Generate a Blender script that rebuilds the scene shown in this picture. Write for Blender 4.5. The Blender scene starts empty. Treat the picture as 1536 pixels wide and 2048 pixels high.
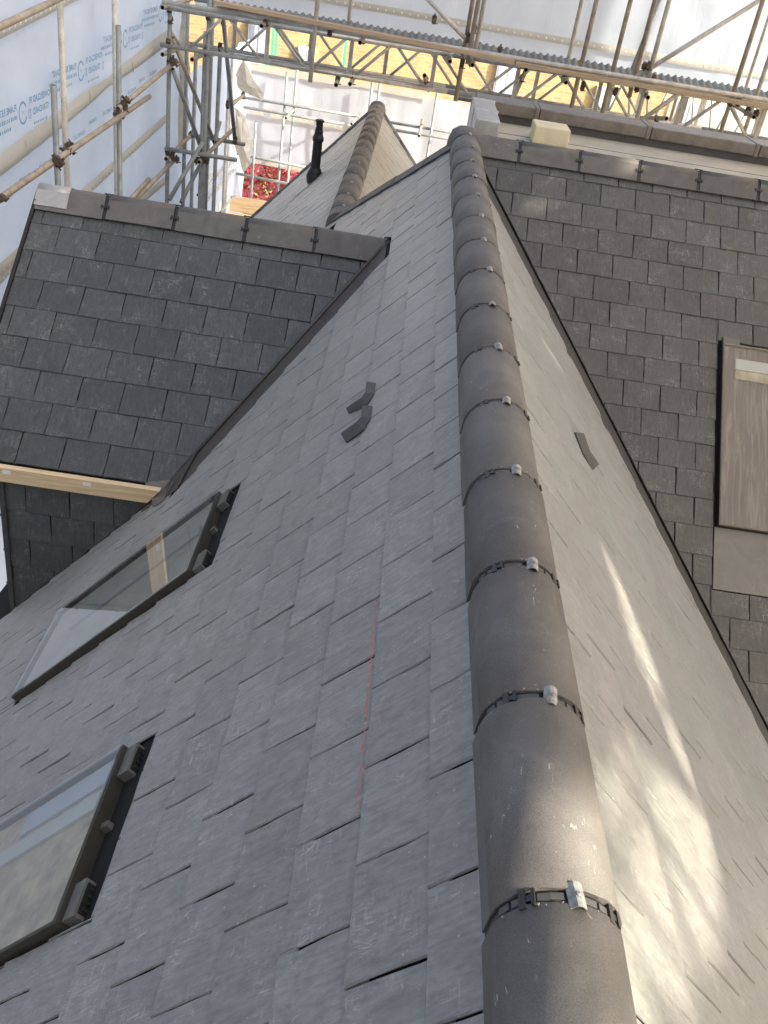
import bpy, bmesh, math, random
from mathutils import Vector, Matrix, noise

random.seed(7)
sc = bpy.context.scene
R = math.radians

# ------------------------------------------------------------------ camera
CAM = Matrix(((0.98847332, -0.14767023, -0.03337648),
              (0.05150417, 0.53531187, -0.84308275),
              (0.14236505, 0.83164578, 0.53674714)))
FPX = 1850.0
cd = bpy.data.cameras.new('camera')
cam = bpy.data.objects.new('camera', cd)
sc.collection.objects.link(cam)
cd.sensor_fit = 'HORIZONTAL'
cd.sensor_width = 36.0
cd.lens = FPX / 1536.0 * 36.0
cd.clip_start = 0.05
cd.clip_end = 600.0
cam.matrix_world = CAM.to_4x4()
sc.camera = cam

# ------------------------------------------------------------------ light
SUN_EL, SUN_AZ = R(32), R(25)          # azimuth measured from +X towards -Y
SUN = Vector((math.cos(SUN_EL)*math.cos(SUN_AZ), -math.cos(SUN_EL)*math.sin(SUN_AZ), math.sin(SUN_EL)))
w = bpy.data.worlds.new('World')
sc.world = w
w.use_nodes = True
nt = w.node_tree
sky = nt.nodes.new('ShaderNodeTexSky')
sky.sky_type = 'NISHITA'
sky.sun_disc = False
sky.sun_elevation = SUN_EL
sky.sun_rotation = R(90) + SUN_AZ
sky.dust_density = 5.0
sky.air_density = 0.6
sky.ozone_density = 0.6
bg = nt.nodes['Background']
bg.inputs['Strength'].default_value = 0.15
hs = nt.nodes.new('ShaderNodeHueSaturation')        # hazy, paler sky
hs.inputs['Saturation'].default_value = 0.65
nt.links.new(sky.outputs[0], hs.inputs['Color'])
nt.links.new(hs.outputs[0], bg.inputs[0])
sd = bpy.data.lights.new('sun', 'SUN')
sd.energy = 3.4
sd.angle = R(1.1)
sd.color = (1.0, 0.90, 0.72)
so = bpy.data.objects.new('sun', sd)
so.rotation_euler = SUN.to_track_quat('Z', 'Y').to_euler()
sc.collection.objects.link(so)
sc.view_settings.view_transform = 'Standard'
sc.view_settings.look = 'None'
sc.view_settings.gamma = 1.0
sc.view_settings.use_curve_mapping = False
sc.view_settings.exposure = 1.66
sc.cycles.max_bounces = 8
sc.cycles.transparent_max_bounces = 12

# ------------------------------------------------------------------ pixel -> place
def ray(px, py):
    return CAM @ Vector(((px-768)/FPX, -(py-1024)/FPX, -1.0))
def at(px, py, axis, val):
    """point of the photograph's pixel on the plane x/y/z = val"""
    r = ray(px, py)
    k = val / r['xyz'.index(axis)]
    return r * k
def project(p):
    c = CAM.transposed() @ Vector(p)
    if c.z > -0.05:
        return None
    return (768+FPX*c.x/-c.z, 1024-FPX*c.y/-c.z, -c.z)

# ------------------------------------------------------------------ materials
def mat(name):
    m = bpy.data.materials.new(name)
    m.use_nodes = True
    n = m.node_tree.nodes
    return m, m.node_tree, n['Principled BSDF']
def node(nt, t, **kw):
    n = nt.nodes.new(t)
    for k, v in kw.items():
        if k.startswith('i_'):
            n.inputs[k[2:].replace('_', ' ')].default_value = v
        else:
            setattr(n, k, v)
    return n
def ramp(nt, src, stops, interp='LINEAR'):
    r = nt.nodes.new('ShaderNodeValToRGB')
    r.color_ramp.interpolation = interp
    el = r.color_ramp.elements
    while len(el) < len(stops):
        el.new(0.5)
    for e, (p, c) in zip(el, stops):
        e.position = p
        e.color = (c[0], c[1], c[2], 1) if isinstance(c, (tuple, list)) else (c, c, c, 1)
    nt.links.new(src, r.inputs[0])
    return r
def mixc(nt, fac, a, b, mode='MIX'):
    m = nt.nodes.new('ShaderNodeMix')
    m.data_type = 'RGBA'
    m.blend_type = mode
    for s, v in ((m.inputs[0], fac), (m.inputs[6], a), (m.inputs[7], b)):
        if isinstance(v, bpy.types.NodeSocket):
            nt.links.new(v, s)
        elif isinstance(v, (int, float)):
            s.default_value = v
        else:
            s.default_value = (v[0], v[1], v[2], 1)
    return m.outputs[2]
def math_(nt, op, a, b=None, clamp=False):
    m = nt.nodes.new('ShaderNodeMath')
    m.operation = op
    m.use_clamp = clamp
    for s, v in ((m.inputs[0], a), (m.inputs[1], b)):
        if v is None:
            continue
        if isinstance(v, bpy.types.NodeSocket):
            nt.links.new(v, s)
        else:
            s.default_value = v
    return m.outputs[0]
def mapping(nt, src, scale=(1, 1, 1), rot=(0, 0, 0), loc=None):
    m = nt.nodes.new('ShaderNodeMapping')
    m.inputs['Scale'].default_value = scale
    m.inputs['Rotation'].default_value = rot
    nt.links.new(src, m.inputs[0])
    if loc is not None:
        nt.links.new(loc, m.inputs['Location'])
    return m.outputs[0]
def noi(nt, vec, scale, detail=4, rough=0.55, dist=0.0):
    n = nt.nodes.new('ShaderNodeTexNoise')
    n.inputs['Scale'].default_value = scale
    n.inputs['Detail'].default_value = detail
    n.inputs['Roughness'].default_value = rough
    n.inputs['Distortion'].default_value = dist
    nt.links.new(vec, n.inputs['Vector'])
    return n.outputs[0]

def simple(name, col, rough=0.5, metal=0.0, var=0.12, scale=8.0, bump=0.0, bscale=60.0, spec=0.5):
    m, nt, p = mat(name)
    tc = nt.nodes.new('ShaderNodeTexCoord')
    n1 = noi(nt, tc.outputs['Object'], scale, 5, 0.6)
    dark = [c*(1-var*1.6) for c in col]
    lite = [min(1, c*(1+var*1.6)) for c in col]
    r = ramp(nt, n1, [(0.3, dark), (0.7, lite)])
    nt.links.new(r.outputs[0], p.inputs['Base Color'])
    p.inputs['Roughness'].default_value = rough
    p.inputs['Metallic'].default_value = metal
    p.inputs['Specular IOR Level'].default_value = spec
    if bump:
        b = nt.nodes.new('ShaderNodeBump')
        b.inputs['Strength'].default_value = bump
        b.inputs['Distance'].default_value = 0.002
        nt.links.new(noi(nt, tc.outputs['Object'], bscale, 6, 0.6), b.inputs['Height'])
        nt.links.new(b.outputs[0], p.inputs['Normal'])
    return m

def slate_material(name, per_object, base=(0.182, 0.190, 0.174), purple=(0.190, 0.182, 0.172), wear=1.25, rough=0.42, sheen=0.35, tone=0.11):
    m, nt, p = mat(name)
    tc = nt.nodes.new('ShaderNodeTexCoord')
    if per_object:
        oi = nt.nodes.new('ShaderNodeObjectInfo')
        rnd = oi.outputs['Random']
    else:
        at_ = nt.nodes.new('ShaderNodeAttribute')
        at_.attribute_name = 'rnd'
        rnd = at_.outputs['Fac']
    comb = nt.nodes.new('ShaderNodeCombineXYZ')
    nt.links.new(math_(nt, 'MULTIPLY', rnd, 37.0), comb.inputs[0])
    nt.links.new(math_(nt, 'MULTIPLY', rnd, 91.0), comb.inputs[1])
    nt.links.new(math_(nt, 'MULTIPLY', rnd, 13.0), comb.inputs[2])
    v = mapping(nt, tc.outputs['Object'], loc=comb.outputs[0])
    vs = mapping(nt, tc.outputs['Object'], scale=(5, 1, 1), rot=(0, 0, 0.12), loc=comb.outputs[0])   # riven grain runs down the slate
    vx = mapping(nt, tc.outputs['Object'], scale=(1, 6, 1), rot=(0, 0, 0.25), loc=comb.outputs[0])
    # base tint: green-grey to purple-grey by slate, mottled inside it
    wn = nt.nodes.new('ShaderNodeTexWhiteNoise')
    wn.noise_dimensions = '1D'
    nt.links.new(math_(nt, 'MULTIPLY', rnd, 517.3), wn.inputs['W'])
    big = noi(nt, v, 5.0, 4, 0.6, 0.6)
    wn2 = nt.nodes.new('ShaderNodeTexWhiteNoise')
    wn2.noise_dimensions = '1D'
    nt.links.new(math_(nt, 'MULTIPLY', rnd, 211.7), wn2.inputs['W'])
    hue = math_(nt, 'ADD', math_(nt, 'MULTIPLY', wn.outputs[0], 0.8), math_(nt, 'MULTIPLY', big, 0.4), True)
    hue = ramp(nt, hue, [(0.35, 0.0), (0.95, 0.8)]).outputs[0]
    col = mixc(nt, hue, base, purple)
    val = math_(nt, 'ADD', 1.0-tone, math_(nt, 'MULTIPLY', wn2.outputs[0], 2*tone))
    col = mixc(nt, 1.0, col, val, 'MULTIPLY')
    grain = noi(nt, vs, 16.0, 7, 0.7, 0.4)
    g = ramp(nt, grain, [(0.25, 0.55), (0.75, 1.45)])
    col = mixc(nt, 0.8, col, g.outputs[0], 'MULTIPLY')
    mott = noi(nt, v, 14.0, 5, 0.7, 1.5)
    g2 = ramp(nt, mott, [(0.3, 0.80), (0.72, 1.25)])
    col = mixc(nt, 0.8, col, g2.outputs[0], 'MULTIPLY')
    # chalky scuffs: patches of fine broken streaks
    patch = ramp(nt, noi(nt, v, 6.5, 3, 0.5), [(0.50, 0.0), (0.66, 1.0)]).outputs[0]
    st1 = ramp(nt, noi(nt, vs, 22.0, 6, 0.75, 1.2), [(0.54, 0.0), (0.66, 1.0)]).outputs[0]
    st2 = ramp(nt, noi(nt, vx, 16.0, 6, 0.75, 1.0), [(0.55, 0.0), (0.66, 1.0)]).outputs[0]
    sc_ = math_(nt, 'MULTIPLY', patch, math_(nt, 'MAXIMUM', st1, math_(nt, 'MULTIPLY', st2, 0.8)))
    drag = ramp(nt, noi(nt, mapping(nt, tc.outputs['Object'], scale=(9, 1.2, 1), rot=(0, 0, 0.5), loc=comb.outputs[0]), 6.0, 5, 0.7, 0.6), [(0.57, 0.0), (0.72, 1.0)]).outputs[0]
    col = mixc(nt, math_(nt, 'MULTIPLY', drag, 0.22*wear), col, (0.36, 0.36, 0.34))
    spk = ramp(nt, noi(nt, v, 85.0, 2, 0.5), [(0.71, 0.0), (0.77, 1.0)]).outputs[0]
    # thin curling scratches
    vor = nt.nodes.new('ShaderNodeTexNoise')
    vor.inputs['Scale'].default_value = 9.0
    vor.inputs['Detail'].default_value = 2.0
    vor.inputs['Distortion'].default_value = 2.5
    nt.links.new(v, vor.inputs['Vector'])
    line = math_(nt, 'ABSOLUTE', math_(nt, 'SUBTRACT', vor.outputs[0], 0.5))
    line = ramp(nt, line, [(0.0, 1.0), (0.006, 0.0)]).outputs[0]
    lmask = ramp(nt, noi(nt, v, 11.0, 2, 0.5), [(0.60, 0.0), (0.66, 1.0)]).outputs[0]
    line = math_(nt, 'MULTIPLY', line, lmask)
    fac = math_(nt, 'ADD', math_(nt, 'MULTIPLY', sc_, 0.62*wear), math_(nt, 'MULTIPLY', spk, 0.5*wear), True)
    fac = math_(nt, 'MAXIMUM', fac, math_(nt, 'MULTIPLY', line, 0.55*wear))
    col = mixc(nt, fac, col, (0.48, 0.48, 0.46))
    nt.links.new(col, p.inputs['Base Color'])
    p.inputs['Sheen Weight'].default_value = sheen      # fine slate dust on the faces
    p.inputs['Sheen Roughness'].default_value = 0.45
    p.inputs['Specular IOR Level'].default_value = 0.65
    rr = ramp(nt, big, [(0.3, rough-0.06), (0.7, rough+0.08)])
    nt.links.new(rr.outputs[0], p.inputs['Roughness'])
    b = nt.nodes.new('ShaderNodeBump')
    b.inputs['Strength'].default_value = 0.55
    b.inputs['Distance'].default_value = 0.0012
    h = math_(nt, 'ADD', math_(nt, 'MULTIPLY', grain, 0.7), math_(nt, 'MULTIPLY', mott, 0.9))
    h = math_(nt, 'ADD', h, math_(nt, 'MULTIPLY', fac, 0.15))
    nt.links.new(h, b.inputs['Height'])
    nt.links.new(b.outputs[0], p.inputs['Normal'])
    return m

def sheet_material(name, col, trans=0.55, bump=0.25):
    m, nt, p = mat(name)
    out = nt.nodes['Material Output']
    tc = nt.nodes.new('ShaderNodeTexCoord')
    n = noi(nt, tc.outputs['Object'], 1.2, 6, 0.6, 1.0)
    c = ramp(nt, n, [(0.3, [x*0.9 for x in col]), (0.7, col)]).outputs[0]
    d = nt.nodes.new('ShaderNodeBsdfDiffuse')
    t = nt.nodes.new('ShaderNodeBsdfTranslucent')
    g = nt.nodes.new('ShaderNodeBsdfGlossy')
    g.inputs['Roughness'].default_value = 0.35
    nt.links.new(c, d.inputs[0]); nt.links.new(c, t.inputs[0])
    mx = nt.nodes.new('ShaderNodeMixShader'); mx.inputs[0].default_value = trans
    nt.links.new(d.outputs[0], mx.inputs[1]); nt.links.new(t.outputs[0], mx.inputs[2])
    mg = nt.nodes.new('ShaderNodeMixShader'); mg.inputs[0].default_value = 0.04
    nt.links.new(mx.outputs[0], mg.inputs[1]); nt.links.new(g.outputs[0], mg.inputs[2])
    b = nt.nodes.new('ShaderNodeBump')
    b.inputs['Strength'].default_value = bump
    b.inputs['Distance'].default_value = 0.03
    nt.links.new(noi(nt, mapping(nt, tc.outputs['Object'], scale=(1, 1, 0.35)), 5.0, 5, 0.6, 1.5), b.inputs['Height'])
    for s in (d, t, g):
        nt.links.new(b.outputs[0], s.inputs['Normal'])
    nt.links.new(mg.outputs[0], out.inputs[0])
    nt.nodes.remove(p)
    return m

def glass_material():
    m, nt, p = mat('window_glass')
    out = nt.nodes['Material Output']
    tr = nt.nodes.new('ShaderNodeBsdfTransparent'); tr.inputs[0].default_value = (0.93, 0.94, 0.93, 1)
    gl = nt.nodes.new('ShaderNodeBsdfGlossy'); gl.inputs['Roughness'].default_value = 0.02
    gl.inputs[0].default_value = (0.9, 0.9, 0.9, 1)
    fr = nt.nodes.new('ShaderNodeFresnel'); fr.inputs[0].default_value = 1.5
    mx = nt.nodes.new('ShaderNodeMixShader')
    ge = nt.nodes.new('ShaderNodeNewGeometry')
    f2 = math_(nt, 'MULTIPLY', fr.outputs[0], math_(nt, 'SUBTRACT', 1.0, ge.outputs['Backfacing']))
    f2 = math_(nt, 'MULTIPLY', f2, 1.9, True)          # coated double glazing reflects about twice one surface
    nt.links.new(f2, mx.inputs[0]); nt.links.new(tr.outputs[0], mx.inputs[1]); nt.links.new(gl.outputs[0], mx.inputs[2])
    nt.links.new(mx.outputs[0], out.inputs[0]); nt.nodes.remove(p)
    return m

def tile_material():
    m, nt, p = mat('ridge_tile_concrete')
    tc = nt.nodes.new('ShaderNodeTexCoord')
    oi = nt.nodes.new('ShaderNodeObjectInfo')
    comb = nt.nodes.new('ShaderNodeCombineXYZ')
    for i in range(3):
        nt.links.new(math_(nt, 'MULTIPLY', oi.outputs['Random'], 23.0*(i+1)), comb.inputs[i])
    v = mapping(nt, tc.outputs['Object'], loc=comb.outputs[0])
    fine = noi(nt, v, 420.0, 3, 0.7)
    big = noi(nt, v, 7.0, 5, 0.6, 0.8)
    c = ramp(nt, big, [(0.3, (0.096, 0.090, 0.084)), (0.7, (0.142, 0.134, 0.124))]).outputs[0]
    c = mixc(nt, 1.0, c, math_(nt, 'ADD', 0.84, math_(nt, 'MULTIPLY', oi.outputs['Random'], 0.32)), 'MULTIPLY')
    c = mixc(nt, 0.75, c, ramp(nt, fine, [(0.3, 0.55), (0.72, 1.5)]).outputs[0], 'MULTIPLY')
    spk = ramp(nt, noi(nt, v, 120.0, 2, 0.5), [(0.74, 0.0), (0.78, 1.0)]).outputs[0]
    c = mixc(nt, math_(nt, 'MULTIPLY', spk, 0.5), c, (0.5, 0.49, 0.45))
    vs = mapping(nt, tc.outputs['Object'], scale=(9, 1, 9), loc=comb.outputs[0])
    run = ramp(nt, noi(nt, vs, 6.0, 6, 0.75, 0.3), [(0.66, 0.0), (0.74, 1.0)]).outputs[0]
    c = mixc(nt, math_(nt, 'MULTIPLY', run, 0.28), c, (0.42, 0.41, 0.38))
    # dusty smears and a few chalky scrape lines
    sm = ramp(nt, noi(nt, v, 4.5, 7, 0.75, 2.2), [(0.55, 0.0), (0.75, 1.0)]).outputs[0]
    c = mixc(nt, math_(nt, 'MULTIPLY', sm, 0.30), c, (0.27, 0.255, 0.23))
    ln_ = math_(nt, 'ABSOLUTE', math_(nt, 'SUBTRACT', noi(nt, mapping(nt, tc.outputs['Object'], scale=(2.5, 0.5, 2.5), loc=comb.outputs[0]), 5.0, 3, 0.55, 1.0), 0.5))
    ln_ = ramp(nt, ln_, [(0.0, 1.0), (0.008, 0.0)]).outputs[0]
    br = ramp(nt, noi(nt, v, 24.0, 4, 0.7), [(0.56, 0.0), (0.62, 1.0)]).outputs[0]
    rare = ramp(nt, noi(nt, v, 3.0, 1, 0.5), [(0.52, 0.0), (0.60, 1.0)]).outputs[0]
    c = mixc(nt, math_(nt, 'MULTIPLY', math_(nt, 'MULTIPLY', ln_, br), math_(nt, 'MULTIPLY', rare, 0.75)), c, (0.55, 0.53, 0.48))
    nt.links.new(c, p.inputs['Base Color'])
    p.inputs['Roughness'].default_value = 0.62
    b = nt.nodes.new('ShaderNodeBump')
    b.inputs['Strength'].default_value = 0.35
    b.inputs['Distance'].default_value = 0.0012
    nt.links.new(fine, b.inputs['Height'])
    nt.links.new(b.outputs[0], p.inputs['Normal'])
    return m

def wood_material(name, col, axis=0):
    m, nt, p = mat(name)
    tc = nt.nodes.new('ShaderNodeTexCoord')
    s = [14, 14, 14]; s[axis] = 0.8
    n = noi(nt, mapping(nt, tc.outputs['Object'], scale=tuple(s)), 3.0, 6, 0.6, 1.2)
    r = ramp(nt, n, [(0.3, [c*0.72 for c in col]), (0.55, col), (0.75, [min(1, c*1.15) for c in col])])
    nt.links.new(r.outputs[0], p.inputs['Base Color'])
    p.inputs['Roughness'].default_value = 0.65
    return m

def metal_tube_material(name, col, rough=0.45, metal=0.6):
    m, nt, p = mat(name)
    tc = nt.nodes.new('ShaderNodeTexCoord')
    n = noi(nt, tc.outputs['Object'], 5.0, 7, 0.7, 0.5)
    f = noi(nt, tc.outputs['Object'], 60.0, 3, 0.6)
    c = ramp(nt, n, [(0.28, [x*0.55 for x in col]), (0.5, col), (0.78, [min(1, x*1.35) for x in col])]).outputs[0]
    rust = ramp(nt, noi(nt, tc.outputs['Object'], 2.3, 6, 0.8, 1.0), [(0.60, 0.0), (0.70, 1.0)]).outputs[0]
    c = mixc(nt, math_(nt, 'MULTIPLY', rust, 0.45), c, (0.20, 0.13, 0.075))
    c = mixc(nt, 0.35, c, ramp(nt, f, [(0.3, 0.7), (0.7, 1.25)]).outputs[0], 'MULTIPLY')
    nt.links.new(c, p.inputs['Base Color'])
    p.inputs['Roughness'].default_value = rough
    p.inputs['Metallic'].default_value = metal
    return m

def lead_material(name, a, b_, rough=0.42, metal=0.35):
    m, nt, p = mat(name)
    tc = nt.nodes.new('ShaderNodeTexCoord')
    n = noi(nt, tc.outputs['Object'], 6.0, 7, 0.65, 1.2)
    r = ramp(nt, n, [(0.3, a), (0.7, b_)])
    st = ramp(nt, noi(nt, mapping(nt, tc.outputs['Object'], scale=(12, 2, 1)), 5.0, 5, 0.7), [(0.62, 0.0), (0.75, 1.0)]).outputs[0]
    c = mixc(nt, math_(nt, 'MULTIPLY', st, 0.3), r.outputs[0], (0.5, 0.49, 0.46))
    nt.links.new(c, p.inputs['Base Color'])
    p.inputs['Roughness'].default_value = rough
    p.inputs['Metallic'].default_value = metal
    bb = nt.nodes.new('ShaderNodeBump')
    bb.inputs['Strength'].default_value = 0.5; bb.inputs['Distance'].default_value = 0.004
    nt.links.new(noi(nt, tc.outputs['Object'], 11.0, 4, 0.5), bb.inputs['Height'])
    nt.links.new(bb.outputs[0], p.inputs['Normal'])
    return m

M = {}
M['slate'] = slate_material('riven_slate', True)
M['slate_far'] = slate_material('riven_slate_joined', False)
M['slate_shaded'] = slate_material('riven_slate_shaded', True, (0.056, 0.061, 0.061), (0.059, 0.060, 0.061), 0.75, 0.50, 0.15, 0.2)  # same slate, with the left wing's shade put into its colour
M['slate_shaded_far'] = slate_material('riven_slate_shaded_joined', False, (0.056, 0.061, 0.061), (0.059, 0.060, 0.061), 0.75, 0.50, 0.15, 0.2)
M['slate_shaded_brown'] = slate_material('riven_slate_shaded_brown', True, (0.064, 0.063, 0.059), (0.066, 0.062, 0.058), 0.8, 0.50, 0.15, 0.2)  # same slate, browner, with the main slope's shade put into its colour
M['slate_shaded_brown_far'] = slate_material('riven_slate_shaded_brown_joined', False, (0.064, 0.063, 0.059), (0.066, 0.062, 0.058), 0.8, 0.50, 0.15, 0.2)
M['deck'] = simple('roof_underlay', (0.02, 0.02, 0.02), 0.9, spec=0.2)
M['tile'] = tile_material()
M['black'] = simple('black_plastic', (0.018, 0.018, 0.018), 0.45)
M['pad'] = simple('grey_plastic_pad', (0.07, 0.07, 0.068), 0.5)
M['clip'] = simple('galvanised_clip', (0.26, 0.26, 0.245), 0.5, 0.35, 0.3, 60)
M['clip_dark'] = simple('dull_galvanised_clip', (0.16, 0.16, 0.155), 0.4, 0.6, 0.15, 80)
M['valley'] = lead_material('valley_lining_grp', (0.062, 0.055, 0.050), (0.090, 0.080, 0.073), 0.6, 0.0)
M['apron'] = lead_material('grey_apron', (0.15, 0.145, 0.13), (0.21, 0.20, 0.18), 0.5, 0.05)
M['valley_dark'] = lead_material('dark_valley_lining', (0.035, 0.034, 0.033), (0.055, 0.053, 0.050), 0.7, 0.0)
M['lead'] = lead_material('lead_sheet', (0.34, 0.33, 0.32), (0.50, 0.49, 0.47))
M['lead_brown'] = lead_material('weathered_lead_coping', (0.13, 0.115, 0.10), (0.24, 0.215, 0.19))
M['membrane'] = simple('flat_roof_membrane', (0.44, 0.41, 0.33), 0.7, var=0.1, scale=3, bump=0.2)
M['upstand'] = simple('grey_upstand', (0.085, 0.085, 0.088), 0.5)
M['frame'] = simple('dark_bronze_frame', (0.060, 0.056, 0.045), 0.38, 0.35, 0.08, 20, 0.1, 300)
M['frame_dark'] = simple('dark_flashing', (0.024, 0.022, 0.018), 0.5, 0.2)
M['cover'] = simple('grey_hinge_cover', (0.13, 0.13, 0.115), 0.45)
M['glass'] = glass_material()
M['interior_sand'] = simple('ply_lining', (0.46, 0.38, 0.27), 0.8, var=0.25, scale=14)
M['interior_grey'] = simple('plaster_lining', (0.56, 0.54, 0.48), 0.8, var=0.10, scale=5)
M['strip_white'] = simple('white_strip', (0.50, 0.52, 0.50), 0.7, var=0.04)
M['pale_blue'] = simple('blue_white_tint', (0.42, 0.46, 0.56), 0.6, var=0.05)
M['interior_orange'] = wood_material('pale_timber', (0.75, 0.52, 0.26))
M['timber'] = wood_material('new_softwood', (0.80, 0.60, 0.36))
M['board'] = wood_material('weathered_board', (0.42, 0.31, 0.20))
M['tube'] = metal_tube_material('galvanised_tube', (0.55, 0.52, 0.46), 0.55, 0.15)
M['tube_dark'] = metal_tube_material('dull_green_grey_tube', (0.26, 0.275, 0.265), 0.5, 0.2)
M['tube_warm'] = metal_tube_material('weathered_buff_tube', (0.36, 0.31, 0.24), 0.6, 0.2)
M['alu'] = metal_tube_material('aluminium_beam', (0.50, 0.48, 0.44), 0.42, 0.55)
M['coupler'] = simple('rusty_coupler', (0.10, 0.075, 0.05), 0.7, 0.3, 0.3, 30)
M['hole'] = simple('dark_tube_inside', (0.008, 0.008, 0.008), 0.9)
M['sheet'] = sheet_material('white_scaffold_sheet', (0.78, 0.86, 0.97))
M['sheet_warm'] = sheet_material('warm_scaffold_sheet', (0.62, 0.57, 0.49), 0.5)
M['sheet_upper'] = sheet_material('upper_scaffold_sheet', (0.57, 0.65, 0.76))
M['hem'] = sheet_material('reinforced_hem', (0.62, 0.59, 0.51), 0.5)
M['eyelet'] = simple('white_eyelet', (0.85, 0.85, 0.80), 0.6)
M['print'] = simple('blue_print', (0.20, 0.36, 0.56), 0.6, var=0.03)
M['vent'] = simple('black_vent_plastic', (0.015, 0.016, 0.018), 0.5)
M['steelsheet'] = metal_tube_material('corrugated_steel', (0.22, 0.22, 0.21), 0.5, 0.5)
M['box'] = simple('buff_insulation_board', (0.66, 0.60, 0.40), 0.75, var=0.06, bump=0.3, bscale=40)
M['bracket'] = simple('grey_coated_bracket', (0.060, 0.060, 0.058), 0.5, 0.1, 0.06)
M['chalk'] = simple('red_chalk', (0.60, 0.13, 0.10), 0.8, var=0.35, scale=60)
M['mortar'] = simple('dusty_mortar', (0.25, 0.23, 0.20), 0.95, var=0.3, scale=90, bump=0.8, bscale=220)
M['red_leaf'] = simple('red_creeper_leaf', (0.85, 0.15, 0.17), 0.5, var=0.4, scale=3)
M['yellow_leaf'] = simple('yellow_leaf', (0.62, 0.36, 0.05), 0.5, var=0.35, scale=3)
M['green_leaf'] = simple('green_leaf', (0.10, 0.16, 0.03), 0.5, var=0.35, scale=3)
M['ground'] = simple('yard_ground', (0.16, 0.145, 0.12), 0.9, var=0.2, scale=0.6)
M['white_paint'] = simple('white_paint', (0.78, 0.77, 0.72), 0.6, var=0.05)
M['render_wall'] = simple('cream_render', (0.60, 0.57, 0.47), 0.8, var=0.06, scale=1.5)
M['green_paint'] = simple('green_paint', (0.10, 0.42, 0.25), 0.5)
M['wallback'] = simple('blockwork', (0.28, 0.26, 0.23), 0.9)

def brick_material():
    m, nt, p = mat('yellow_brick')
    tc = nt.nodes.new('ShaderNodeTexCoord')
    v = mapping(nt, tc.outputs['Object'], rot=(R(90), 0, 0))
    bt = nt.nodes.new('ShaderNodeTexBrick')
    bt.inputs['Scale'].default_value = 1.0
    bt.inputs['Brick Width'].default_value = 0.225
    bt.inputs['Row Height'].default_value = 0.075
    bt.inputs['Mortar Size'].default_value = 0.010
    bt.inputs['Color1'].default_value = (0.48, 0.33, 0.13, 1)
    bt.inputs['Color2'].default_value = (0.37, 0.24, 0.10, 1)
    bt.inputs['Mortar'].default_value = (0.38, 0.33, 0.24, 1)
    nt.links.new(v, bt.inputs['Vector'])
    n = ramp(nt, noi(nt, tc.outputs['Object'], 2.0, 5, 0.6), [(0.3, 0.75), (0.7, 1.25)]).outputs[0]
    nt.links.new(mixc(nt, 0.7, bt.outputs[0], n, 'MULTIPLY'), p.inputs['Base Color'])
    p.inputs['Roughness'].default_value = 0.85
    return m
M['brick'] = brick_material()

def curtain_material():
    m, nt, p = mat('pink_foil_lining')
    tc = nt.nodes.new('ShaderNodeTexCoord')
    n = noi(nt, mapping(nt, tc.outputs['Object'], scale=(9, 0.5, 1), rot=(0, 0, 0.28)), 3.4, 6, 0.65, 0.8)
    r = ramp(nt, n, [(0.3, (0.045, 0.037, 0.040)), (0.5, (0.095, 0.075, 0.080)), (0.68, (0.26, 0.21, 0.21))])
    nt.links.new(r.outputs[0], p.inputs['Base Color'])
    p.inputs['Roughness'].default_value = 0.5
    return m
M['curtain'] = curtain_material()

# ------------------------------------------------------------------ object helpers
COL = sc.collection.objects
def empty(name, loc=(0, 0, 0), label=None, cat=None, group=None):
    o = bpy.data.objects.new(name, None)
    o.location = loc
    COL.link(o)
    tag(o, label, cat, group)
    bpy.context.view_layer.update()
    return o
def tag(o, label=None, cat=None, group=None, kind=None):
    if label: o['label'] = label
    if cat: o['category'] = cat
    if group: o['group'] = group
    if kind: o['kind'] = kind
    return o
def world_of(o):
    m = o.matrix_basis.copy()
    p = o.parent
    while p:
        m = p.matrix_basis @ m
        p = p.parent
    return m
def add(name, mesh, parent=None, mw=None):
    """link an object whose world matrix is mw"""
    o = bpy.data.objects.new(name, mesh)
    COL.link(o)
    mw = mw or Matrix.Identity(4)
    if parent:
        o.parent = parent
        o.matrix_basis = world_of(parent).inverted() @ mw
    else:
        o.matrix_basis = mw
    return o
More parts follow.
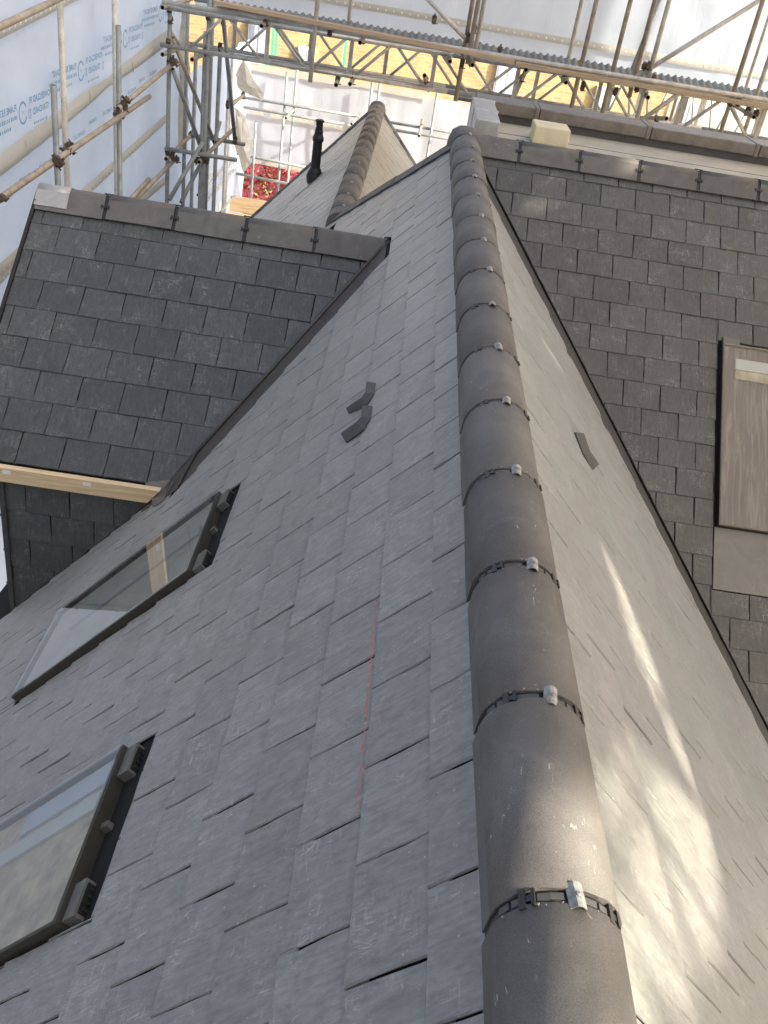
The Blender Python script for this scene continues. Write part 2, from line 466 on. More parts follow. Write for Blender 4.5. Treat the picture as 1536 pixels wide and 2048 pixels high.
class MB:
    def __init__(s):
        s.v = []; s.f = []; s.m = []; s.sm = []
    def face(s, idx, m=0, smooth=False):
        s.f.append(idx); s.m.append(m); s.sm.append(smooth)
    def box(s, lo, hi, m=0, mx=None):
        b = len(s.v)
        for z in (lo[2], hi[2]):
            for y in (lo[1], hi[1]):
                for x in (lo[0], hi[0]):
                    p = Vector((x, y, z))
                    s.v.append(mx @ p if mx else p)
        for q in ((0, 2, 3, 1), (4, 5, 7, 6), (0, 1, 5, 4), (2, 6, 7, 3), (0, 4, 6, 2), (1, 3, 7, 5)):
            s.face([b+i for i in q], m)
    def quad(s, pts, m=0):
        b = len(s.v); s.v += [Vector(p) for p in pts]
        s.face(list(range(b, b+len(pts))), m)
    def tube(s, a, b, r, n=12, m=0, mh=1, hollow=True):
        a = Vector(a); b = Vector(b); d = (b-a).normalized()
        x = d.orthogonal().normalized(); y = d.cross(x)
        def ring(c, rr):
            k = len(s.v)
            for i in range(n):
                t = 2*math.pi*i/n
                s.v.append(c + (x*math.cos(t)+y*math.sin(t))*rr)
            return k
        A = ring(a, r); B = ring(b, r)
        for i in range(n):
            j = (i+1) % n
            s.face([A+i, A+j, B+j, B+i], m, True)
        if hollow:
            for c, R0, sg in ((a, A, 1), (b, B, -1)):
                I = ring(c, r*0.8); J = ring(c + d*sg*min(0.06, (b-a).length*0.2), r*0.8)
                for i in range(n):
                    j = (i+1) % n
                    q = [R0+i, I+i, I+j, R0+j]; q2 = [I+i, J+i, J+j, I+j]
                    if sg < 0: q.reverse(); q2.reverse()
                    s.face(q, m); s.face(q2, mh)
                q = [J+i for i in range(n)]
                if sg > 0: q.reverse()
                s.face(q, mh)
        else:
            s.face([A+i for i in range(n)][::-1], m); s.face([B+i for i in range(n)], m)
    def lathe(s, prof, n=24, m=0, mx=None):
        rings = []
        for r, z in prof:
            k = len(s.v)
            for i in range(n):
                t = 2*math.pi*i/n
                p = Vector((r*math.cos(t), r*math.sin(t), z))
                s.v.append(mx @ p if mx else p)
            rings.append(k)
        for A, B in zip(rings, rings[1:]):
            for i in range(n):
                j = (i+1) % n
                s.face([A+i, A+j, B+j, B+i], m, False)
        s.face([rings[-1]+i for i in range(n)], m)
        s.face([rings[0]+i for i in range(n)][::-1], m)
    def mesh(s, name, mats):
        me = bpy.data.meshes.new(name)
        me.from_pydata([tuple(p) for p in s.v], [], s.f)
        for k in (mats if isinstance(mats, (list, tuple)) else [mats]):
            me.materials.append(M[k])
        me.polygons.foreach_set('material_index', s.m)
        me.polygons.foreach_set('use_smooth', s.sm)
        me.update()
        return me
    def build(s, name, mats, parent=None, centre=True):
        """world-space vertices; origin moved to their centre"""
        c = Vector((0, 0, 0))
        if centre and s.v:
            lo = Vector([min(p[i] for p in s.v) for i in range(3)]); hi = Vector([max(p[i] for p in s.v) for i in range(3)])
            c = (lo+hi)/2
            s.v = [p-c for p in s.v]
        return add(name, s.mesh(name, mats), parent, Matrix.Translation(c))

class Frame:
    """a plane: origin, a = along the courses, s = down the slope, h = outward normal; mesh x = along*flip"""
    def __init__(f, o, along, down):
        f.o = Vector(o); f.a = Vector(along).normalized(); f.s = Vector(down).normalized()
        f.n = f.a.cross(f.s)
        f.flip = 1
        if f.n.z < 0 or (abs(f.n.z) < 1e-6 and f.n.y > 0):
            f.n = -f.n; f.flip = -1
    def p(f, a, s, h=0.0):
        return f.o + f.a*a + f.s*s + f.n*h
    def mx(f, a, s, h=0.0, rot=0.0):
        """right-handed local axes (x along, y down, z out)"""
        m = Matrix((f.a*f.flip, f.s, f.n)).transposed().to_4x4()
        return Matrix.Translation(f.p(a, s, h)) @ m @ Matrix.Rotation(rot, 4, 'Z')
    def box(f, mb, a0, a1, s0, s1, h0, h1, m=0):
        g = Matrix((f.a*f.flip, f.s, f.n)).transposed().to_4x4()
        g = Matrix.Translation(f.o) @ g
        aa = sorted((a0*f.flip, a1*f.flip))
        mb.box((aa[0], s0, h0), (aa[1], s1, h1), m, g)

# ------------------------------------------------------------------ polygon tools
def clip_half(poly, nx, ny, c):
    """keep nx*x+ny*y <= c"""
    out = []
    n = len(poly)
    for i in range(n):
        p, q = poly[i], poly[(i+1) % n]
        dp = nx*p[0]+ny*p[1]-c; dq = nx*q[0]+ny*q[1]-c
        if dp <= 0: out.append(p)
        if (dp < 0 < dq) or (dq < 0 < dp):
            t = dp/(dp-dq)
            out.append((p[0]+(q[0]-p[0])*t, p[1]+(q[1]-p[1])*t))
    return out
def clip_convex(poly, half):
    for (nx, ny, c) in half:
        if len(poly) < 3: return []
        poly = clip_half(poly, nx, ny, c)
    return poly
def area(p):
    return 0.5*sum(p[i][0]*p[(i+1) % len(p)][1]-p[(i+1) % len(p)][0]*p[i][1] for i in range(len(p)))
def minus_rect(polys, r):
    a0, a1, s0, s1 = r
    out = []
    for p in polys:
        xs = [q[0] for q in p]; ys = [q[1] for q in p]
        if min(xs) >= a1 or max(xs) <= a0 or min(ys) >= s1 or max(ys) <= s0:
            out.append(p); continue
        for hs in ([(1, 0, a0)], [(-1, 0, -a1)], [(-1, 0, -a0), (1, 0, a1), (0, 1, s0)], [(-1, 0, -a0), (1, 0, a1), (0, -1, -s1)]):
            q = clip_convex(p, hs)
            if len(q) >= 3 and abs(area(q)) > 1e-5: out.append(q)
    return out

def ragged(poly, sx, amt, rnd):
    """break each edge up a little; poly CCW"""
    out = []
    n = len(poly)
    for i in range(n):
        p, q = poly[i], poly[(i+1) % n]
        out.append(p)
        L = math.hypot(q[0]-p[0], q[1]-p[1])
        k = 3 if L > 0.12 else (1 if L > 0.05 else 0)
        nx, ny = (q[1]-p[1])/max(L, 1e-6), -(q[0]-p[0])/max(L, 1e-6)
        for j in range(1, k+1):
            t = (j + rnd.uniform(-0.25, 0.25))/(k+1)
            d = rnd.uniform(-amt, amt*0.3)
            out.append((p[0]+(q[0]-p[0])*t+nx*d, p[1]+(q[1]-p[1])*t+ny*d))
    return out
def prism(mb, poly, hfun, th, rnd, cham=0.0035, bow=0.0):
    """slate body: chamfered top edge, sides, no underside. poly in local (x, y), CCW seen from +z"""
    if area(poly) < 0: poly = poly[::-1]
    poly = ragged(poly, 0, 0.0028, rnd)
    n = len(poly)
    cx = sum(p[0] for p in poly)/n; cy = sum(p[1] for p in poly)/n
    b = len(mb.v)
    for p in poly:
        mb.v.append(Vector((p[0], p[1], hfun(p[1])-th)))
    for p in poly:
        mb.v.append(Vector((p[0], p[1], hfun(p[1])-0.0025-rnd.uniform(0, 0.0015))))
    for p in poly:
        L = math.hypot(cx-p[0], cy-p[1]) or 1
        k = min(cham*rnd.uniform(0.5, 1.6), L*0.5)/L
        mb.v.append(Vector((p[0]+(cx-p[0])*k, p[1]+(cy-p[1])*k, hfun(p[1]))))
    for i in range(n):
        j = (i+1) % n
        mb.face([b+i, b+j, b+n+j, b+n+i]); mb.face([b+n+i, b+n+j, b+2*n+j, b+2*n+i])
    mb.face([b+2*n+i for i in range(n)])

def lay_slates(parent, F, gauge, width, s_first, a_phase, srange, arange, regions, holes, mats, limit, seed, gap=0.0030, skip=None, stagger0=0):
    """one slate per object for those that show largest, the rest joined as one part"""
    rnd = random.Random(seed)
    th, lap = 0.0055, 0.05
    rise = 0.0055           # tail lifts over the course below
    k = rise/gauge
    variants = []
    for i in range(12):
        mb = MB()
        r2 = random.Random(seed*100+i)
        prism(mb, [(-width/2+gap/2, -gauge/2-lap), (width/2-gap/2, -gauge/2-lap), (width/2-gap/2, gauge/2), (-width/2+gap/2, gauge/2)],
              lambda y: 0.0105 + k*y, th, r2)
        variants.append(mb.mesh('slate', mats[0]))
    cells = []
    r = 0
    s = s_first
    while s > srange[0]: s -= gauge; r -= 1
    while s < srange[1]:
        off = a_phase + ((r+stagger0) % 2)*width/2 + rnd.uniform(-0.006, 0.006)
        j0 = math.floor((arange[0]-off)/width); j1 = math.ceil((arange[1]-off)/width)
        for j in range(j0, j1):
            a0 = off+j*width
            ac, scn = a0+width/2, s+gauge/2
            if skip and skip(ac, scn): continue
            full = [(a0+gap/2, s-lap), (a0+width-gap/2, s-lap), (a0+width-gap/2, s+gauge), (a0+gap/2, s+gauge)]
            A0 = abs(area(full))
            polys = []
            for hs in regions:
                q = clip_convex(full, hs)
                if len(q) >= 3 and abs(area(q)) > 2e-4: polys.append(q)
            for h in holes: polys = minus_rect(polys, h)
            tot = sum(abs(area(q)) for q in polys)
            if tot < 4e-4: continue
            c = project(F.p(ac, scn))
            if c is None: scr = 0
            else:
                e1 = project(F.p(ac+width/2, scn)); e2 = project(F.p(ac, scn+gauge/2))
                if e1 is None or e2 is None: scr = 0
                else:
                    scr = abs((e1[0]-c[0])*(e2[1]-c[1])-(e1[1]-c[1])*(e2[0]-c[0]))
                if not (-60 < c[0] < 1596 and -60 < c[1] < 2108): scr *= 0.01
            cells.append((scr, ac, scn, polys, tot > 0.995*A0))
        s += gauge; r += 1
    cells.sort(key=lambda c: -c[0])
    big = MB(); rv = []
    for i, (scr, ac, scn, polys, whole) in enumerate(cells):
        lift = rnd.uniform(-0.0012, 0.0022)
        rot = rnd.uniform(-0.006, 0.006)
        mx = F.mx(ac, scn, lift, rot)
        if i < limit:
            if whole:
                me = variants[rnd.randrange(12)]
            else:
                mb = MB()
                for q in polys:
                    prism(mb, [((p[0]-ac)*F.flip, p[1]-scn) for p in q], lambda y: 0.0105+k*y, th, rnd)
                me = mb.mesh('slate', mats[0])
            # a slightly different pitch for each slate catches the light differently
            mx = mx @ Matrix.Rotation(rnd.gauss(0, 0.003), 4, 'Y') @ Matrix.Rotation(rnd.gauss(0, 0.004), 4, 'X')
            add('slate', me, parent, mx)
        else:
            b = len(big.v); nf = len(big.f)
            for q in polys:
                prism(big, [((p[0]-ac)*F.flip, p[1]-scn) for p in q], lambda y: 0.0105+k*y, th, rnd)
            mx = F.mx(0, 0).inverted() @ mx @ Matrix.Rotation(rnd.gauss(0, 0.003), 4, 'Y')
            for v in range(b, len(big.v)): big.v[v] = mx @ big.v[v]
            rv += [rnd.random()]*(len(big.f)-nf)
    if big.v:
        me = big.mesh('slate_field', mats[1])
        at_ = me.attributes.new('rnd', 'FLOAT', 'FACE')
        at_.data.foreach_set('value', rv)
        o = add('slate_field', me, parent, F.mx(0, 0))
        o['kind'] = 'stuff'
    return len(cells)

def polyplane(name, F, pts, mats, parent, h=0.0, th=0.02, holes=()):
    mb = MB()
    polys = [pts]
    for r in holes: polys = minus_rect(polys, r)
    for pp_ in polys:
        P = [(a*F.flip, s) for a, s in pp_]
        if area(P) < 0: P = P[::-1]
        n = len(P); b0 = len(mb.v)
        for z in (h-th, h):
            for p in P: mb.v.append(Vector((p[0], p[1], z)))
        mb.face([b0+i for i in range(n)][::-1]); mb.face(list(range(b0+n, b0+2*n)))
        for i in range(n):
            j = (i+1) % n
            mb.face([b0+i, b0+j, b0+n+j, b0+n+i])
    return add(name, mb.mesh(name, mats), parent, F.mx(0, 0))

# ------------------------------------------------------------------ ridge runs
def profile(hw, leg, crown_r, n=14):
    """half-round crown with legs: list of (x, z), z=0 at crown"""
    pts = []
    for i in range(n+1):
        t = -math.pi/2*0.93 + math.pi*0.93*i/n
        pts.append((crown_r*math.sin(t), -crown_r+crown_r*math.cos(t)))
    return [(-hw, -leg)] + pts + [(hw, -leg)]
def profile2(hw, leg, r, phi, n=10):
    """angle ridge: small rounded crown, straight legs"""
    pts = []
    for i in range(n+1):
        t = -phi+2*phi*i/n
        pts.append((r*math.sin(t), -r+r*math.cos(t)))
    return [(-hw, -leg)] + pts + [(hw, -leg)]
def shell(mb, prof, y0, y1, th, m=0, inset=0.0, ragged_=0.0, rnd=None, close=False):
    n = len(prof)
    cz = prof[0][1]
    def off(d):
        o = []
        for i, (x, z) in enumerate(prof):
            a = prof[max(i-1, 0)]; b = prof[min(i+1, n-1)]
            tx, tz = b[0]-a[0], b[1]-a[1]
            L = math.hypot(tx, tz)
            o.append((x+tz/L*d, z-tx/L*d))
        return o
    outer = off(inset); inner = off(inset+th)
    rows = []
    for y, s in ((y0, 0), (y1, 1)):
        k = len(mb.v)
        for x, z in outer:
            mb.v.append(Vector((x, y + (rnd.uniform(-ragged_, ragged_) if rnd else 0), z)))
        for x, z in inner:
            mb.v.append(Vector((x, y, z)))
        rows.append(k)
    A, B = rows
    for i in range(n-1):
        mb.face([A+i, B+i, B+i+1, A+i+1], m, 0 < i < n-2 or False)
        mb.face([A+n+i, A+n+i+1, B+n+i+1, B+n+i], m, True)
        mb.face([A+i, A+i+1, A+n+i+1, A+n+i], m)
        mb.face([B+i, B+n+i, B+n+i+1, B+i+1], m)
    if close:
        mb.face([A+i for i in range(n)][::-1], m); mb.face([B+i for i in range(n)], m)
    mb.face([A, A+n, B+n, B], m); mb.face([A+n-1, B+n-1, B+2*n-1, A+2*n-1], m)

def ridge_run(parent, p0, direction, joints, start, end, prof, style='silver', gap=0.024, th=0.012, detail=True, names='ridge_tile'):
    """tiles between the joints (distances along direction from p0)"""
    d = Vector(direction).normalized()
    up = Vector((0, 0, 1)); x = d.cross(up).normalized(); z = x.cross(d).normalized()
    base = Matrix((x, d, z)).transposed().to_4x4()
    js = [start]+[j for j in joints if start < j < end]+[end]
    rnd = random.Random(int(abs(p0[0]*100))+len(js))
    cache = {}
    tiles = []
    for a, b in zip(js, js[1:]):
        ga = gap/2 if a != start else 0; gb = gap/2 if b != end else 0
        L = b-a-ga-gb
        key = round(L, 3), rnd.randrange(3), (a == start or b == end)
        if key not in cache:
            mb = MB(); shell(mb, prof, -L/2, L/2, th, 0, 0, 0.0022, random.Random(key[1]*7+3), close=(a == start or b == end))
            cache[key] = mb.mesh(names, 'tile')
        mid = Vector(p0)+d*((a+ga+b-gb)/2)
        mw = Matrix.Translation(mid+z*rnd.uniform(-0.003, 0.003)+x*rnd.uniform(-0.0025, 0.0025)) @ base @ Matrix.Rotation(rnd.uniform(-0.010, 0.010), 4, 'Z') @ Matrix.Rotation(rnd.uniform(-0.006, 0.006), 4, 'X')
        tiles.append(add(names, cache[key], parent, mw))
    if not detail: 
        mb = MB(); shell(mb, prof, -gap, gap, 0.006, 0, 0.006)
        band = mb.mesh('ridge_union', 'black')
        for j in js[1:-1]:
            add('ridge_union', band, parent, Matrix.Translation(Vector(p0)+d*j) @ base)
        return tiles
    # joint pieces, shared between the joints
    mb = MB(); shell(mb, prof, -gap*1.1, gap*1.1, 0.006, 0, 0.006)
    band = mb.mesh('ridge_union', 'black')
    r = max(abs(p[1]) for p in prof[2:-2] if abs(p[0]) < 0.08) or 0.09
    cr = prof[len(prof)//2]
    rad = 0.060 if prof[-2][0] < 0.06 else (prof[-2][0])/math.sin(math.pi/2*0.93)
    def seat(ang, h=0.0):
        """frame sitting on the crown arc at an angle from the top (+ = local +x)"""
        return Matrix.Translation(Vector((0, 0, -rad))) @ Matrix.Rotation(ang, 4, 'Y') @ Matrix.Translation(Vector((0, 0, rad+h)))
    mb = MB(); mb.box((-0.011, -0.006, -0.004), (0.011, 0.006, 0.0035)); pad = mb.mesh('pad', 'pad')
    mb = MB()
    mb.box((-0.006, -0.017, 0.0), (0.006, 0.017, 0.004)); mb.box((0.006, -0.007, -0.004), (0.017, 0.004, 0.003))
    mb.box((0.016, -0.014, 0.0), (0.022, 0.013, 0.005))
    sclip = mb.mesh('side_clip', 'black')
    def fold(mat_):
        mb = MB(); W, Lh, H = 0.0135, 0.022, 0.007
        pts = [(-W, -0.002), (-W*0.25, H), (W*0.35, H), (W, 0.001)]
        for z0 in (0,):
            k = len(mb.v)
            for y in (-Lh, Lh):
                for (px_, pz_) in pts: mb.v.append(Vector((px_, y, pz_)))
                for (px_, pz_) in pts: mb.v.append(Vector((px_, y, pz_-0.0022)))
            for i in range(3):
                mb.face([k+i, k+i+1, k+8+i+1, k+8+i]); mb.face([k+4+i, k+12+i, k+12+i+1, k+4+i+1])
                mb.face([k+i, k+4+i, k+5+i, k+1+i]); mb.face([k+8+i, k+9+i, k+13+i, k+12+i])
            mb.face([k, k+8, k+12, k+4]); mb.face([k+3, k+7, k+15, k+11])
        return mb.mesh('ridge_clip', mat_)
    clip_me = fold('clip_dark' if style == 'dull' else 'clip')
    mb = MB(); mb.lathe([(0.0042, 0), (0.0042, 0.0012), (0.003, 0.0025), (0.0012, 0.0025), (0.001, 0.0014)], 12)
    screw_me = mb.mesh('screw', 'clip')
    mb = MB()
    for y in (-0.022, 0.0, 0.022):
        mb.box((-0.012, y-0.004, 0), (0.014, y+0.004, 0.006))
    mb.box((-0.004, -0.026, 0), (0.005, 0.026, 0.005))
    hclip = mb.mesh('side_clip', 'black')
    for q, j in enumerate(js[1:-1]):
        mw = Matrix.Translation(Vector(p0)+d*j) @ base
        u = add('ridge_union', band, parent, mw)
        if style == 'black':
            for ang in (-0.15,):
                add('side_clip', hclip, u, mw @ seat(ang, -0.002))
            for sg in (1, -1):
                q1 = Vector((prof[-2][0], 0, prof[-2][1])); q2 = Vector((prof[-1][0], 0, prof[-1][1])); q3 = q1.lerp(q2, 0.38); q3.x *= sg
                add('side_clip', hclip, u, mw @ Matrix.Translation(q3) @ Matrix.Rotation(sg*math.atan2(q1.z-q2.z, q2.x-q1.x), 4, 'Y'))
        else:
            for ang in (-0.78, -0.36, -0.17, 0.36, 0.62, -1.05):
                add('pad', pad, u, mw @ seat(ang, -0.007))
            add('side_clip', sclip, u, mw @ seat(-0.66+rnd.uniform(-0.05, 0.05), -0.003))
            add('side_clip', sclip, u, mw @ seat(0.80+rnd.uniform(-0.05, 0.05), -0.003))
            cm = mw @ seat(0.12+rnd.uniform(-0.07, 0.07), 0.001) @ Matrix.Rotation(rnd.uniform(-0.16, 0.16), 4, 'Z') @ Matrix.Rotation(rnd.uniform(-0.12, 0.12), 4, 'X')
            add('ridge_clip', clip_me, u, cm)
            add('screw', screw_me, u, cm @ Matrix.Translation((0.001, 0, 0.0072)))
            # crumbs of bedding along the tile edge
            mb = MB()
            for i in range(20):
                ang = rnd.gauss(-0.1, 0.5)
                if abs(ang) > 1.1: continue
                sz = rnd.uniform(0.0007, 0.0022)
                mt = seat(ang, 0.0005) @ Matrix.Translation((0, rnd.choice((1, 1, -1))*(gap/2+abs(rnd.gauss(0, 0.004))), 0)) @ Matrix.Rotation(rnd.random()*3, 4, 'Z')
                mb.box((-sz, -sz*0.7, -sz*0.5), (sz, sz*0.7, sz*0.7), 0, mt)
            e = add('bedding_crumbs', mb.mesh('bedding_crumbs', 'mortar'), u, mw)
            e['kind'] = 'stuff'
    return tiles

# ================================================================== SETTING
def flat(name, lo, hi, z, m, kind='structure'):
    mb = MB(); mb.quad([(lo[0], lo[1], z), (hi[0], lo[1], z), (hi[0], hi[1], z), (lo[0], hi[1], z)])
    o = mb.build(name, m); tag(o, kind=kind); return o
flat('ground', (-250, -250), (250, 250), -9.0, 'ground')

# ================================================================== GABLED WING (slopes left and right of the near ridge)
T48, T40, T38 = R(48), R(40), R(38)
XR, ZA = 0.405, -1.265
YM = 7.12                                              # main ridge line
A = Frame((XR, 0, ZA), (0, 1, 0), (-math.cos(T48), 0, -math.sin(T48)))
B = Frame((XR, 0, ZA), (0, 1, 0), (math.cos(T48), 0, -math.sin(T48)))
C = Frame((0, YM, ZA), (1, 0, 0), (0, -math.cos(T40), -math.sin(T40)))
YD, ZD = 5.95, -1.778
D = Frame((0, YD, ZD), (1, 0, 0), (0, -math.cos(T38), -math.sin(T38)))

wing = empty('gabled_roof_wing', (XR, 3.5, ZA-3), 'grey slate roof wing running away from the camera under a long half round ridge', 'roof')
c48, s48, t48, t40 = math.cos(T48), math.sin(T48), math.tan(T48), math.tan(T40)
# back hip line on A: y = YM + c*u*... (back slope 40)
HK = s48/math.tan(T40)
VS = 0.951                                             # front valley of the side wing on A: y = YD - VS*(u-U0)
U0 = (ZA-ZD)/s48
g = 0.185
U_R2 = 0.245+6*g                                       # course where the rear wing's ridge takes over
vl = 0.30                                              # valley lining laid on A
WIN1 = (3.03, 3.66, 1.50, 2.68)                        # y0, y1, u0, u1 of the window boxes
WIN2 = (1.43, 2.06, 1.475, 2.68)
h1 = (WIN1[0]-0.006, WIN1[1]+0.02, WIN1[2]-0.105, WIN1[3]+0.03)
h2 = (WIN2[0]-0.006, WIN2[1]+0.02, WIN2[2]-0.105, WIN2[3]+0.03)
nv = math.hypot(1, VS)
regA = [
    [(0, -1, -0.100), (0, 1, 0.615), (1, -HK, YM-0.02)],                                   # top strip: u .1..0.615
    [(0, -1, -0.615), (0, 1, 2.095), (1, VS, YD+VS*U0-vl*nv)],                             # in front of the valley
    [(0, -1, -2.095), (0, 1, 4.2), (1, 0, 4.40)],                                          # beside the cheek wall
    [(0, -1, -0.615), (0, 1, U_R2), (-1, VS, -(YD-VS*U0)-0.10), (1, -HK, YM-0.02)],          # beyond the side wing
]
lay_slates(wing, A, g, 0.252, 0.245, 1.038, (0.06, 3.6), (-0.35, 8.4), regA, [h1, h2], ('slate', 'slate_far'), 190, 11, stagger0=1)
polyplane('roof_deck', A, [(-1, 0.0), (7.1, 0.0), (8.3, 1.35), (8.3, 3.0), (4.40, 4.4), (-1, 4.4)], 'deck', wing, -0.004, 0.02, [WIN1, WIN2])
# B slope
ZV = t48/t40
regB = [[(0, -1, -0.05), (0, 1, 4.0), (1, c48*ZV, YM-0.56)]]
lay_slates(wing, B, g, 0.252, 0.205, 0.36, (0.0, 3.6), (-0.35, 7.0), regB, [], ('slate', 'slate_far'), 110, 12)
polyplane('roof_deck', B, [(-1, 0.0), (7.1, 0.0), (7.1-c48*ZV*4, 4.0), (-1, 4.0)], 'deck', wing, -0.004, 0.02)

PROF = profile(0.110, 0.150, 0.108)
joints = [0.898+0.4385*n for n in range(-3, 20)]
ridge_run(wing, (XR+0.011, 0, -1.213), (0, 1, 0), joints, -0.7, 7.18, PROF)
# closing piece where three ridges meet
mb = MB(); mb.lathe([(0.128, -0.17), (0.118, -0.07), (0.098, -0.012), (0.055, 0.018), (0.0, 0.026)], 24, 0, Matrix.Translation((XR, 7.20, -1.215)))
for i in range(len(mb.sm)): mb.sm[i] = True
mb.build('ridge_saddle', 'tile', wing)

# back hip
hd = Vector((-1.0*c48, HK, -s48))
PROF_H = profile2(0.125, 0.085, 0.06, R(40))
ridge_run(wing, (XR, YM, ZA+0.035), hd, [0.42, 0.87, 1.31], 0.05, 1.80, PROF_H, 'black', detail=False, names='hip_tile')
mb = MB()
rnd = random.Random(3)
pts = []
for i in range(40):
    y = 1.30+i*0.02
    pts.append((y, 0.4325+rnd.uniform(-0.0012, 0.0012), rnd.uniform(0.0008, 0.0022)))
for (y0, u0_, w0), (y1, u1_, w1) in zip(pts, pts[1:]):
    if rnd.random() < 0.06: continue
    mb.quad([A.p(y0, u0_-w0, 0.0195), A.p(y1, u1_-w1, 0.0195), A.p(y1, u1_+w1, 0.0195), A.p(y0, u0_+w0, 0.0195)])
mb.build('chalk_line', 'chalk', wing)

# roof brackets (bent plates)
def bracket(F, path, w, name='roof_bracket', parent=wing):
    mb = MB()
    th = 0.004
    n = len(path)
    L = [(F.p(a-w/2*wd, s, h), F.p(a+w/2*wd, s, h)) for a, s, h, wd in path]
    k = 0
    for i in range(n):
        for p in L[i]: mb.v.append(p.copy())
        for p in L[i]: mb.v.append(p-F.n*th)
    for i in range(n-1):
        b = i*4
        mb.face([b, b+1, b+5, b+4]); mb.face([b+2, b+6, b+7, b+3]); mb.face([b, b+4, b+6, b+2]); mb.face([b+1, b+3, b+7, b+5])
    mb.face([0, 2, 3, 1]); b = (n-1)*4; mb.face([b, b+1, b+3, b+2])
    o = mb.build(name, 'bracket', parent)
    mod = o.modifiers.new('edge', 'BEVEL'); mod.width = 0.001
    return o
BRP = [(0.0, 0.010), (0.055, 0.045), (0.085, 0.035), (0.17, 0.018)]
def plate(F, rows, label=None):
    """bent plate through corner pairs (pixel x, y, height above the slope)"""
    mb = MB()
    def P(px, py, h):
        r = ray(px, py); return r*((F.o.dot(F.n)+h)/r.dot(F.n))
    for (a, b) in rows: mb.v += [P(*a), P(*b)]
    for i in range(len(rows)-1): mb.face([2*i, 2*i+1, 2*i+3, 2*i+2])
    o = mb.build('roof_bracket', 'bracket', wing)
    mod = o.modifiers.new('thick', 'SOLIDIFY'); mod.thickness = 0.006; mod.offset = 0
    if label: o['label'] = label
    return o
plate(A, [((733, 764, .034), (752, 767, .012)), ((730.5, 786.5, .040), (748, 788, .016)), ((723, 796, .044), (734.6, 810, .018)), ((693, 816, .030), (698, 827, .014))], 'upper bent grey plate on the left slope')
plate(A, [((725, 812, .034), (745, 813.5, .012)), ((722, 835, .040), (740, 838, .016)), ((713, 845, .044), (728, 860, .018)), ((682, 867, .030), (693, 885, .014))], 'lower bent grey plate on the left slope')
plate(B, [((1149, 865, .012), (1167, 867, .030)), ((1166.5, 908.5, .016), (1179, 902, .034)), ((1184, 941, .012), (1197, 929, .026))])

# ------------------------------------------------------------------ roof windows
def window(F, a0, a1, s0, s1, parent, fill, label, near_dark=True):
    root = MB()
    W = 0.014; H = 0.046
    # frame: four members, mitred look through small steps
    F.box(root, a0, a1, s0, s0+W, -0.05, H)
    F.box(root, a0, a1, s1-W, s1, -0.05, H)
    F.box(root, a0, a0+W, s0+W, s1-W, -0.05, H-0.001)
    F.box(root, a1-W, a1, s0+W, s1-W, -0.05, H-0.001)
    win = root.build('roof_window', 'frame', parent)
    win['label'] = label
    mod = win.modifiers.new('edge', 'BEVEL'); mod.width = 0.0015
    g_ = MB(); F.box(g_, a0+0.004, a1-0.003, s0+0.004, s1-0.003, H+0.0005, H+0.0065); g_.build('pane', 'glass', win)
    sl = MB(); F.box(sl, a0-0.002, a1+0.014, s0-0.10, s0-0.001, -0.06, -0.045)
    F.box(sl, a1+0.003, a1+0.016, s0-0.1, s1+0.02, -0.06, -0.02)
    F.box(sl, a0-0.002, a1+0.014, s0-0.102, s0-0.098, -0.045, 0.004)
    sl.build('flashing_gutter', 'frame_dark', win)
    for aa in (a0+0.010, a1-0.125):
        hc = MB()
        F.box(hc, aa, aa+0.115, s0-0.052, s0-0.003, -0.05, 0.030)
        F.box(hc, aa+0.012, aa+0.103, s0-0.056, s0-0.052, -0.03, 0.022, 1)
        for q in range(4):
            x = aa+0.020+q*0.021
            F.box(hc, x, x+0.009, s0-0.060, s0-0.056, -0.022, 0.014, 2)
        hc.build('hinge_cover', ['cover', 'hole', 'frame_dark'], win)
    bt = MB(); F.box(bt, (a0+a1)/2, (a0+a1)/2+0.02, s0-0.03, s0-0.001, -0.02, 0.02); bt.build('catch', 'cover', win)
    # lined opening under the glass
    ln = MB(); d = 0.0
    F.box(ln, a0+W+0.001, a1-W-0.001, s0+W+0.001, s1-W-0.001, 0.015, 0.026, 0)
    ln.build('blind', fill[0], win)
    for (x0, x1, y0, y1, hh, mm) in fill[2]:
        q = MB(); F.box(q, x0, x1, y0, y1, 0.0265, 0.0265+hh); q.build('strip_under_glass', mm, win)  # flat strips of colour just under the glass
    return win
w1 = window(A, *WIN1, wing, ('interior_grey', 'interior_grey', [
    (3.36, 3.43, 1.56, 2.45, 0.012, 'strip_white')]),
    'upper roof window on the left slope, its glass showing pale bands and a strip of wood')
w2 = window(A, *WIN2, wing, ('interior_sand', 'interior_sand', [
    (1.83, 1.90, 1.52, 2.60, 0.012, 'strip_white'), (1.93, 2.02, 1.52, 1.95, 0.010, 'pale_blue')]),  # bluish strip paints in the sheeting mirrored by the glass
    'lower roof window on the left slope with a sandy interior, cut by the frame edge')

# valley lining between A and the side wing, laid on A
def strip(name, F, pts, m, parent, h=0.006, th=0.008):
    o = polyplane(name, F, pts, m, parent, h, th)
    mod = o.modifiers.new('edge', 'BEVEL'); mod.width = 0.003
    return o
uL = 2.11
strip('valley_lining', A, [(YD-0.02, U0-0.03), (YD-VS*(uL-U0), uL), (YD-VS*(uL-U0)-vl*nv-0.03, uL-0.10), (YD-vl*nv-0.04, U0-0.03)], 'valley', wing, 0.004)
